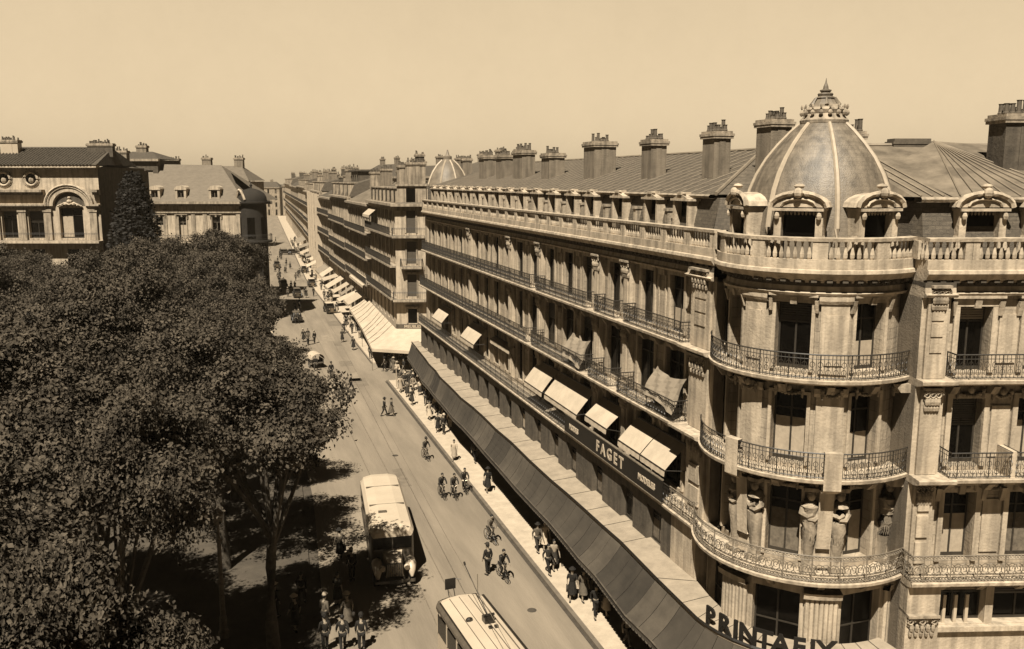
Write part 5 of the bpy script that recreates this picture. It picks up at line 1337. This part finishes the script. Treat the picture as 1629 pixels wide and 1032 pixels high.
# pavement on the right, near to far
person('man_walk_hat', 17.0, 35.3, 30, 2, 1, 'man in a pale hat at the very bottom edge of the pavement', z=.13, hatc=4)
NP = [(16.7, 38.4, 'man_walk', 0, 0, 'man in a black suit nearest the bottom of the sunlit pavement'), (17.25, 38.3, 'woman_walk', 1, 3, 'woman in a pale skirt beside the man in the black suit'),
      (16.2, 40.4, 'woman_hat', 0, 0, 'woman in a long dark dress walking on the pavement, left of a group'), (16.75, 40.2, 'woman_walk', 2, 2, 'woman in a grey dress in the group under the canopy edge'), (17.2, 40.7, 'man_stand', 1, 1, 'man in a cap at the back of the group under the canopy edge'),
      (16.1, 43.8, 'man_walk', 1, 0, 'man stepping along the pavement beside the canopy shadow'), (16.6, 44.2, 'woman_walk', 3, 1, 'woman in a pale blouse beside the stepping man'), (16.5, 46.8, 'man_walk_hat', 2, 1, 'man in a hat half in the canopy shadow'), (17.0, 46.9, 'woman_walk', 4, 4, 'woman in white half in the canopy shadow'),
      (16.5, 57.4, 'woman_hat', 0, 0, 'woman in black carrying a bag on the bright part of the pavement'), (15.95, 65, 'woman_walk', 4, 3, 'woman all in white by the kerb'), (17.4, 64.1, 'man_walk', 0, 0, 'dark man leaning out of the canopy shadow'), (17.7, 64.8, 'man_stand', 1, 2, 'man in a cap just behind the dark man leaning out')]
for x, y, p, t, b, lb in NP: person(p, x, y, rnd.uniform(-25, 25), t, b, lb, 'people on the near pavement', .13, rnd.uniform(.96, 1.03), hatc=rnd.choice([0, 3]))
kinds = ['man_walk', 'woman_walk', 'woman_hat', 'man_walk_hat', 'man_stand', 'woman_stand']
for i in range(26):
    y = rnd.uniform(67, 93); x = rnd.uniform(16.0, 18.3); t = rnd.choice([0, 0, 1, 2, 3, 4])
    person(rnd.choice(kinds), x, y, rnd.choice([0, 180]) + rnd.uniform(-30, 30), t, rnd.choice([0, 0, 1, 3, t]), 'pedestrian in the stream of shoppers along the canopy, up to the street crossing', 'shoppers along the far half of the canopy', .13, rnd.uniform(.94, 1.03), hatc=rnd.choice([0, 3, 4]))
for i in range(22):
    person(rnd.choice(kinds), rnd.uniform(16.2, 20.5), rnd.uniform(95.5, 104), rnd.uniform(0, 360), rnd.choice([0, 0, 1, 2, 4]), rnd.choice([0, 1, 2, 3]), 'pedestrian in the crowd crossing in front of the big white awning', 'crowd at the street crossing', 0, rnd.uniform(.94, 1.03), hatc=rnd.choice([0, 3, 4]))
for i in range(70):
    y = rnd.uniform(108, 330); x = 15.9 + XR(y) + rnd.uniform(0, 1.6 if y < 150 else 3.2)
    person(rnd.choice(kinds), x, y, rnd.choice([0, 180]), rnd.choice([0, 0, 1, 2, 4]), rnd.choice([0, 0, 1, 3]), 'tiny pedestrian on the far sunlit pavement beneath the shop awnings', 'far crowd on the right-hand pavement', .13, 1., hatc=rnd.choice([0, 3]))
for i in range(16):
    y = rnd.uniform(190, 330); x = rnd.uniform(9, 15) + XR(y)
    person(rnd.choice(kinds), x, y, rnd.uniform(0, 360), rnd.choice([0, 1]), 0, 'tiny dark pedestrian on the roadway at the far end of the street', 'far pedestrians on the roadway', 0)
# people at the edge of the square, bottom of the picture
for x, y, p, t, b, h, lb in ((2.1, 41.6, 'woman_hat', 0, 0, 4, 'woman in a white hat under the trees, leftmost of the people at the kerb'), (3.5, 41.5, 'man_stand', 2, 1, 3, 'man in a light cap under the trees, facing the street'), (4.6, 41.3, 'woman_hat', 2, 2, 4, 'woman in a patterned dress and white hat at the shadow edge'),
                             (3.3, 39.2, 'man_stand', 0, 0, 0, 'left of three men in dark suits at the bottom edge'), (4.1, 39.1, 'man_walk', 0, 0, 0, 'middle of three men in dark suits at the bottom edge'), (4.95, 38.9, 'man_stand', 0, 0, 0, 'right of three men in dark suits at the bottom edge'), (5.5, 46.5, 'man_stand', 1, 1, 3, 'man waiting in the tree shade beside the bus'), (2.6, 44.2, 'man_walk', 0, 1, 0, 'dark-suited man walking deeper in the shade behind the woman in the white hat'), (4.4, 43.8, 'woman_stand', 1, 0, 0, 'bareheaded woman standing in the shade just inside the shadow edge'), (1.2, 43.2, 'man_stand', 1, 1, 4, 'man in a white cap standing nearest the lamp column'), (5.2, 49.5, 'woman_hat', 2, 0, 0, 'woman with a bag passing the left flank of the bus')):
    person(p, x, y, rnd.uniform(120, 220), t, b, lb, hatc=h, sc=1.04, z=.0 if x > 3.4 else .1)

# ================================================================ bus
def vehicle_wheel(mb, x, y, z, r, w, ax=1): mb.tube([(x - w / 2, y, z), (x + w / 2, y, z)], r, 16)
bus = empty('bus', (7.72, 46.1, 0), R_(-4.8), label='cream snub-nosed bus with dark windscreen and headlamps, heading down the street past the trees', cat='bus')
m = MB(); L0, L1, hw = .0, 9.6, 1.14      # body from y=0 (front) to 9.6
prof = [(-hw, .55), (-hw, 2.0), (-hw + .02, 2.62), (-hw + .16, 2.86), (-.5, 2.98), (.5, 2.98), (hw - .16, 2.86), (hw - .02, 2.62), (hw, 2.0), (hw, .55)]
def shell(mb, prof, ys):
    base = len(mb.v); k = len(prof)
    for y, sx, dz in ys:
        for x, z in prof: mb.v.append((x * sx, y, z + (dz if z > 1.9 else 0)))
    for i in range(len(ys) - 1):
        for j in range(k - 1): mb.f.append((base + i * k + j, base + i * k + j + 1, base + (i + 1) * k + j + 1, base + (i + 1) * k + j))
    mb.f.append(tuple(base + j for j in range(k))); mb.f.append(tuple(base + (len(ys) - 1) * k + j for j in range(k)))
shell(m, prof, [(-.03, .86, -.3), (.04, .93, -.16), (.16, .97, -.07), (.45, 1, -.02), (4, 1, 0), (8.6, 1, -.02), (9.2, .96, -.08), (9.5, .88, -.2), (9.62, .76, -.4)]); m.build('body', MIDPAINT, bus)
m = MB(); roofp = [(-hw - .02, 2.63), (-hw + .14, 2.885), (-.5, 3.005), (.5, 3.005), (hw - .14, 2.885), (hw + .02, 2.63)]
shell(m, roofp, [(-.1, .84, -.26), (-.02, .92, -.12), (.16, .98, -.03), (.5, 1, 0), (4, 1, .02), (8.6, 1, 0), (9.2, .96, -.07), (9.5, .88, -.2)]); ro = m.build('roof', ROOFW, bus)
m = MB(); m.box(-.95, .95, 3.4, 3.44, 2.96, 3.03); m.box(-.95, .95, 6.6, 6.64, 2.96, 3.03); m.box(-.55, -.1, 2.0, 2.18, 3.0, 3.1); m.build('roof_hatch', MIDPAINT, ro)
m = MB(); m.box(-.98, -.04, -.10, .02, 1.72, 2.38); m.box(.04, .98, -.10, .02, 1.72, 2.38); m.build('windscreen', GLASS, bus)
for sg in (-1, 1):
    m = MB(); m.box(sg * hw - .01, sg * hw + .008, .4, 9.2, 1.5, 1.58); m.box(sg * hw - .01, sg * hw + .008, .4, 9.2, 2.4, 2.6); m.build('side_trim', CREAM, bus)
    for i in range(7):
        y = .7 + i * 1.22; m = MB(); m.box(sg * hw - .02, sg * hw + .012, y, y + 1.08, 1.6, 2.36); m.build('side_window', GLASS, bus)
m = MB(); m.box(-hw - .012, -hw + .0, 0.2, 9.2, .72, .95); m.box(hw, hw + .012, .2, 9.2, .72, .95); m.build('side_band', DKPAINT, bus)
m = MB()  # bonnet
m.hexa([(-.46, -1.25, .6), (.46, -1.25, .6), (.56, -.02, .6), (-.56, -.02, .6), (-.33, -1.2, 1.42), (.33, -1.2, 1.42), (.5, -.02, 1.6), (-.5, -.02, 1.6)]); m.build('bonnet', CREAM, bus)
m = MB(); m.box(-.40, .40, -1.33, -1.26, .62, 1.38); g = m.build('radiator_grille', DKPAINT, bus)
m = MB()
for i in range(9): m.box(-.36 + i * .09, -.34 + i * .09, -1.35, -1.32, .66, 1.34)
m.tube([(0, -1.36, 1.32), (.24, -1.36, 1.0), (0, -1.36, .68), (-.24, -1.36, 1.0)], .025, 4, closed=True); m.build('grille_bar', CHROME, g)
for sg in (-1, 1):
    m = MB(); m.tube([(sg * .86, -1.42, .62), (sg * .86, -1.3, .92), (sg * .86, -.95, 1.16), (sg * .86, -.4, 1.12), (sg * .88, .1, .7), (sg * .88, .3, .5)], [.06, .2, .27, .27, .2, .1], 8); m.build('mudguard', CREAM, bus, smooth=True)
    m = MB(); m.blob((sg * .62, -1.3, 1.15), (.16, .14, .16), 12, 8); hl = m.build('headlamp', CREAM, bus, smooth=True); m = MB(); m.tube([(sg * .62, -1.46, 1.15), (sg * .62, -1.43, 1.15)], .13, 12); m.build('lens', CHROME, hl)
    for y in (-.75, 7.2): m = MB(); vehicle_wheel(m, sg * .93, y, .48, .48, .26); wh = m.build('wheel', RUBBER, bus); m = MB(); vehicle_wheel(m, sg * 1.05, y, .48, .24, .06); m.build('rim', MIDPAINT, wh)
m = MB(); m.box(-1.0, 1.0, -1.62, -1.54, .42, .56); m.box(-.5, -.44, -1.56, -.1, .44, .52); m.box(.44, .5, -1.56, -.1, .44, .52); m.build('bumper', MIDPAINT, bus)
m = MB(); m.box(-.3, .3, -1.66, -1.63, .4, .6); m.build('number_plate', DKPAINT, bus)

# ================================================================ tram
tram = empty('tram', (9.15, 36.95, 0), R_(4.5), label='tram seen from above at the bottom edge, pale roof with trolley gear', cat='tram')
hw = 1.08; Lt = 11.5     # local: front at y=0, body runs to -y
m = MB(); m.box(-hw, hw, -Lt, -.35, .55, 1.7); m.hexa([(-.8, 0, .6), (.8, 0, .6), (hw, -.35, .6), (-hw, -.35, .6), (-.8, 0, 1.7), (.8, 0, 1.7), (hw, -.35, 1.7), (-hw, -.35, 1.7)]); m.build('body', CREAM, tram)
m = MB()
for sg in (-1, 1):
    for i in range(9): y = -.35 - i * 1.38; m.box(sg * hw - .05, sg * hw + .03, y - .09, y + .0, 1.7, 2.85)
for x, y in ((-.8, -.02), (0, .0), (.8, -.02)): m.box(x - .05, x + .05, y - .08, y, 1.7, 2.85)
m.build('window_post', CREAM, tram)
for sg in (-1, 1):
    for i in range(8): y = -.45 - i * 1.38; m = MB(); m.box(sg * hw - .03, sg * hw - .0, y - 1.27, y, 1.72, 2.6); m.build('side_window', GLASS, tram)
m = MB(); m.box(-.75, -.05, -.06, -.03, 1.72, 2.6); m.box(.05, .75, -.06, -.03, 1.72, 2.6); m.build('front_window', GLASS, tram)
m = MB(); out = [(-hw - .1, -Lt), (-hw - .1, -.45), (-.95, -.05), (-.5, .14), (.5, .14), (.95, -.05), (hw + .1, -.45), (hw + .1, -Lt)]
inn = [(x * .86, min(y - .16, -.2) if y > -1 else y) for x, y in out]; k = len(out)
m.add([(x, y, 2.86) for x, y in out] + [(x, y, 3.0) for x, y in out] + [(x, y, 3.14) for x, y in inn], [(i, i + 1, k + i + 1, k + i) for i in range(k - 1)] + [(k + i, k + i + 1, 2 * k + i + 1, 2 * k + i) for i in range(k - 1)]); ed = m.build('roof_edge', MIDPAINT, tram)
m = MB(); hwr = hw * .86 + .02
rp = [(-hwr - .05, 3.13), (-hwr * .6, 3.22), (0, 3.26), (hwr * .6, 3.22), (hwr + .05, 3.13)]; shell(m, rp, [(-Lt, 1, 0), (-.55, 1, 0), (-.3, .93, -.02)]); rf = m.build('roof', ROOFW, tram)
m = MB()
for x in (-.55, -.1, .35, .75): m.box(x - .012, x + .012, -Lt, -.5, 3.2, 3.275 if abs(x) < .5 else 3.25)
m.build('roof_seam', MIDPAINT, rf)
m = MB(); m.box(-hwr - .1, -hwr - .05, -Lt, -.6, 3.14, 3.2); m.box(hwr + .05, hwr + .16, -Lt, -.5, 3.1, 3.17); m.build('gutter', DKPAINT, rf)
m = MB(); m.box(.12, .55, -3.3, -2.9, 3.26, 3.5); m.tube([(.1, -3.1, 3.55), (.62, -3.1, 3.55)], .06, 6); m.box(.15, .3, -3.75, -3.6, 3.26, 3.34); m.box(.42, .57, -3.75, -3.6, 3.26, 3.34); m.blob((-.4, -2.75, 3.32), (.17, .1, .1), 8, 5); m.build('trolley_base', DKPAINT, tram)
m = MB(); m.tube([(.33, -3.1, 3.55), (.2, -1.8, 4.3), (.1, -.75, 4.9)], .022, 5); m.tube([(.1, -.8, 4.88), (.1, -.7, 5.0)], .05, 6); m.build('trolley_pole', DKPAINT, tram)
m = MB(); m.box(-.52, -.02, .2, .26, 3.35, 3.85); m.tube([(-.02, .23, 3.8), (.2, .1, 3.8)], .015, 4); m.tube([(-.4, .2, 3.35), (-.4, 0, 3.05)], .02, 4); m.tube([(-.12, .2, 3.35), (-.12, 0, 3.05)], .02, 4); m.build('route_board', DARK, tram)
m = MB(); m.tube([(.95, -.1, 3.0), (.98, .0, 3.95)], .02, 4); m.build('side_mast', IRONL, tram)
for y in (-2.5, -4.3, -8.3, -10): 
    for sg in (-1, 1): m = MB(); vehicle_wheel(m, sg * .72, y, .36, .36, .1); m.build('wheel', RUBBER, tram)
m = MB(); m.blob((0, .05, .95), (.14, .1, .14), 10, 6); m.build('headlamp', CHROME, tram)
m = MB(); p0 = Vector((9.02, 38.3, 5.3)); m.tube([(8.3, -5, 5.5), (9.02, 38.3, 5.33), (10.2, 90, 5.5), (11, 140, 5.5)], .012, 4)
tag(m.build('tram_wire', IRONL), 'thin overhead wire running up the street above the tram', 'overhead wire')

# ================================================================ cars
def make_car():
    c = empty('car'); m = MB()
    # lower body with bonnet (front = -y)
    m.hexa([(-.5, -2.0, .42), (.5, -2.0, .42), (.68, -.6, .42), (-.68, -.6, .42), (-.3, -1.95, 1.05), (.3, -1.95, 1.05), (.55, -.6, 1.15), (-.55, -.6, 1.15)])
    m.hexa([(-.72, -.6, .4), (.72, -.6, .4), (.68, 1.9, .4), (-.68, 1.9, .4), (-.7, -.6, 1.16), (.7, -.6, 1.16), (.62, 1.9, 1.1), (-.62, 1.9, 1.1)])
    m.hexa([(-.68, -.5, 1.16), (.68, -.5, 1.16), (.62, 1.75, 1.1), (-.62, 1.75, 1.1), (-.6, -.3, 1.62), (.6, -.3, 1.62), (.56, 1.4, 1.62), (-.56, 1.4, 1.62)]); m.build('body', DKPAINT, c)
    m = MB(); m.hexa([(-.64, -.38, 1.62), (.64, -.38, 1.62), (.58, 1.5, 1.62), (-.58, 1.5, 1.62), (-.5, -.2, 1.72), (.5, -.2, 1.72), (.46, 1.3, 1.72), (-.46, 1.3, 1.72)]); m.build('roof', MIDPAINT, c)
    m = MB(); m.hexa([(-.55, -.51, 1.22), (.55, -.51, 1.22), (.55, -.47, 1.22), (-.55, -.47, 1.22), (-.5, -.36, 1.58), (.5, -.36, 1.58), (.5, -.32, 1.58), (-.5, -.32, 1.58)]); m.build('windscreen', GLASS, c)
    for sg in (-1, 1):
        for y in (-.2, .65): m = MB(); m.hexa([(sg * .69, y, 1.2), (sg * .60, y, 1.2), (sg * .60, y + .7, 1.2), (sg * .68, y + .7, 1.2), (sg * .62, y, 1.55), (sg * .55, y, 1.55), (sg * .55, y + .7, 1.55), (sg * .61, y + .7, 1.55)]); m.build('window', GLASS, c)
        for y in (-1.45, 1.3):
            m = MB(); m.tube([(sg * .66, y - .5, .45), (sg * .7, y - .25, .78), (sg * .7, y + .15, .8), (sg * .7, y + .5, .4)], [.06, .15, .15, .08], 6); m.build('mudguard', DKPAINT, c, smooth=True)
            m = MB(); vehicle_wheel(m, sg * .7, y, .34, .34, .15); w_ = m.build('wheel', RUBBER, c); m = MB(); vehicle_wheel(m, sg * .78, y, .34, .16, .02); m.build('rim', CHROME, w_)
        m = MB(); m.blob((sg * .42, -1.98, .85), (.11, .1, .11), 8, 6); m.build('headlamp', CHROME, c)
    m = MB(); m.box(-.27, .27, -2.03, -1.99, .45, 1.02); m.build('radiator_grille', CHROME, c); m = MB(); m.box(-.65, .65, -2.2, -2.14, .36, .46); m.build('bumper', CHROME, c)
    return c
car0 = make_car(); first = True
for x, y, rz, lb, ro in ((11.5, 170, 0, 'dark saloon car at the left kerb beside the dark hedge of trees', None), (15.2, 148, 5, 'pale-roofed car pulled in near the far end of the long awning', 1), (13.0, 268, 80, 'left of two dark vehicles side by side far up the street', None), (15.3, 268, 95, 'right of two dark vehicles side by side far up the street', None),
                         (15.6, 186, 0, 'light-topped car at the right kerb among the far shop awnings', 1), (9.8, 229, 0, 'small dark car just right of the dark rounded corner', None), (16.0, 215, 0, 'far car at the right kerb beyond the light-topped one', 1)):
    c = car0 if first else copy_tree(car0); first = False
    c.location = (x + (XR(y) if y > 200 else 0), y, 0); c.rotation_euler = (0, 0, R_(rz)); tag(c, lb, 'car', 'cars on the far street'); 
    if ro:
        for ch in c.children:
            if ch.name.startswith('roof'): ch.data = ch.data.copy(); ch.data.materials.clear(); ch.data.materials.append(ROOFW)
# covered handcart beside the tree tops
h = empty('handcart', (8.9, 104.5, 0), R_(10), label='pale covered handcart standing in the roadway beside the tree tops', cat='cart')
m = MB(); m.box(-.7, .7, -1, 1, .6, .7); m.box(-.7, -.66, -1, 1, .7, 1.1); m.box(.66, .7, -1, 1, .7, 1.1); m.build('tray', BARK, h)
m = MB(); n = 8
for j in range(n): a, b = pi * j / n, pi * (j + 1) / n; m.quad((-.8 * cos(a), -1.1, 1.1 + .7 * sin(a)), (-.8 * cos(b), -1.1, 1.1 + .7 * sin(b)), (-.8 * cos(b), 1.1, 1.1 + .7 * sin(b)), (-.8 * cos(a), 1.1, 1.1 + .7 * sin(a)))
m.build('cover', CANVAS, h)
for sg in (-1, 1): m = MB(); m.tube([(sg * .78, .45 * cos(q), .45 + .45 * sin(q)) for q in [2 * pi * i / 14 for i in range(14)]], .04, 5, closed=True); [m.tube([(sg * .78, .45 * cos(q), .45 + .45 * sin(q)), (sg * .78, -.45 * cos(q), .45 - .45 * sin(q))], .02, 3) for q in (0, .8, 1.6, 2.4)]; m.build('wheel', DARK, h)
m = MB(); m.tube([(-.4, -1, .65), (-.4, -2, .9)], .03, 4); m.tube([(.4, -1, .65), (.4, -2, .9)], .03, 4); m.build('handle', BARK, h)
# lamp column in the square
lp = empty('lamp_column', (-1.25, 42.0, 0), label='pale iron lamp column rising out of the dark grove at the bottom left', cat='lamp post')
MB().lathe((0, 0, .1), [(.26, 0), (.26, .3), (.19, .4), (.17, 1.0), (.13, 1.1), (.115, 2.6), (.16, 2.66), (.16, 2.78), (.105, 2.86), (.09, 4.6), (.14, 4.66), (.14, 4.74), (.07, 4.85), (.05, 5.5)], 12).build('column', IRONL, lp, smooth=True); lp.scale = (1, 1, 1.05)
m = MB(); m.tube([(-.45, 0, 3.0), (0, 0, 3.25), (.45, 0, 3.0)], .03, 5); m.build('crossarm', IRONL, lp)
m = MB(); m.lathe((0, 0, 5.55), [(.08, 0), (.2, .1), (.26, .5), (.3, .55), (.12, .75), (.03, .9)], 8); m.build('lantern', IRONL, lp)
bus.scale = (1.07, .98, 1.03)
post = empty('post', (15.95, 90.2, .13), label='thin pale post standing at the kerb corner where the crowd crosses', cat='post')
MB().lathe((0, 0, 0), [(.12, 0), (.12, .15), (.06, .2), (.05, 2.1), (.09, 2.15), (.09, 2.3), (.02, 2.4)], 8).build('shaft', CREAM, post)
m = MB(); m.box(-.3, .3, -.02, .02, 1.7, 2.05); m.build('plate', DARK, post)
# patched places, drains and covers in the road
pr_ = random.Random(11); pm = [mat('road_patch_dark', .26, .25, 1.2, .95), mat('road_patch_pale', .39, .2, 1.2, .95)]
for i in range(9):
    x, y = pr_.uniform(10.5, 14.6), pr_.uniform(38, 140); a, b = pr_.uniform(.4, 1.3), pr_.uniform(.8, 3.5)
    tag(MB().add([(x - a, y - b, .004), (x + a * .9, y - b * 1.05, .004), (x + a, y + b, .004), (x - a * .85, y + b * .92, .004)], [(0, 1, 2, 3)]).build('road_patch', pm[i % 2]), kind='structure')
for x, y in ((13.9, 40.2), (11.8, 68)):
    m = MB(); m.lathe((x, y, 0), [(.25, .0), (.24, .012), (0, .012)], 14); tag(m.build('manhole_cover', GUT), 'round iron cover in the roadway ' + ('near the tram' if y < 50 else 'beyond the bus'), 'manhole cover', 'iron covers in the roadway')
for i in range(26):
    y = rnd.uniform(112, 205); x = rnd.uniform(8.6, 10.2) if i % 3 else rnd.uniform(10, 15)
    person(rnd.choice(kinds), x, y, rnd.choice([0, 180]) + rnd.uniform(-40, 40), rnd.choice([0, 0, 1, 2]), rnd.choice([0, 0, 1]), 'small dark pedestrian along the left edge of the far roadway', 'far pedestrians on the left of the street', 0, 1.03, hatc=rnd.choice([0, 3]))
for x, y, lb in ((9.2, 140, 'dark car standing at the left kerb just past the tree tops'), (9.9, 186, 'dark car at the left kerb, further off than the one past the tree tops')):
    c = copy_tree(car0); c.location = (x, y, 0); c.rotation_euler = (0, 0, R_(180)); tag(c, lb, 'car', 'cars on the far street')

# ================================================================ the air of a hot city day
hz = MB(); hz.box(-260, 420, -45, 760, -1.0, 30.0); hzo = hz.build('haze', None); tag(hzo, kind='stuff')
hm = bpy.data.materials.new('haze'); hm.use_nodes = True; hn = hm.node_tree; hn.nodes.remove(hn.nodes['Principled BSDF'])
pv = hn.nodes.new('ShaderNodeVolumePrincipled'); pv.inputs['Color'].default_value = (.95, .80, .58, 1); pv.inputs['Density'].default_value = .0002; pv.inputs['Anisotropy'].default_value = .3
hn.links.new(pv.outputs[0], hn.nodes['Material Output'].inputs['Volume']); hzo.data.materials.append(hm)
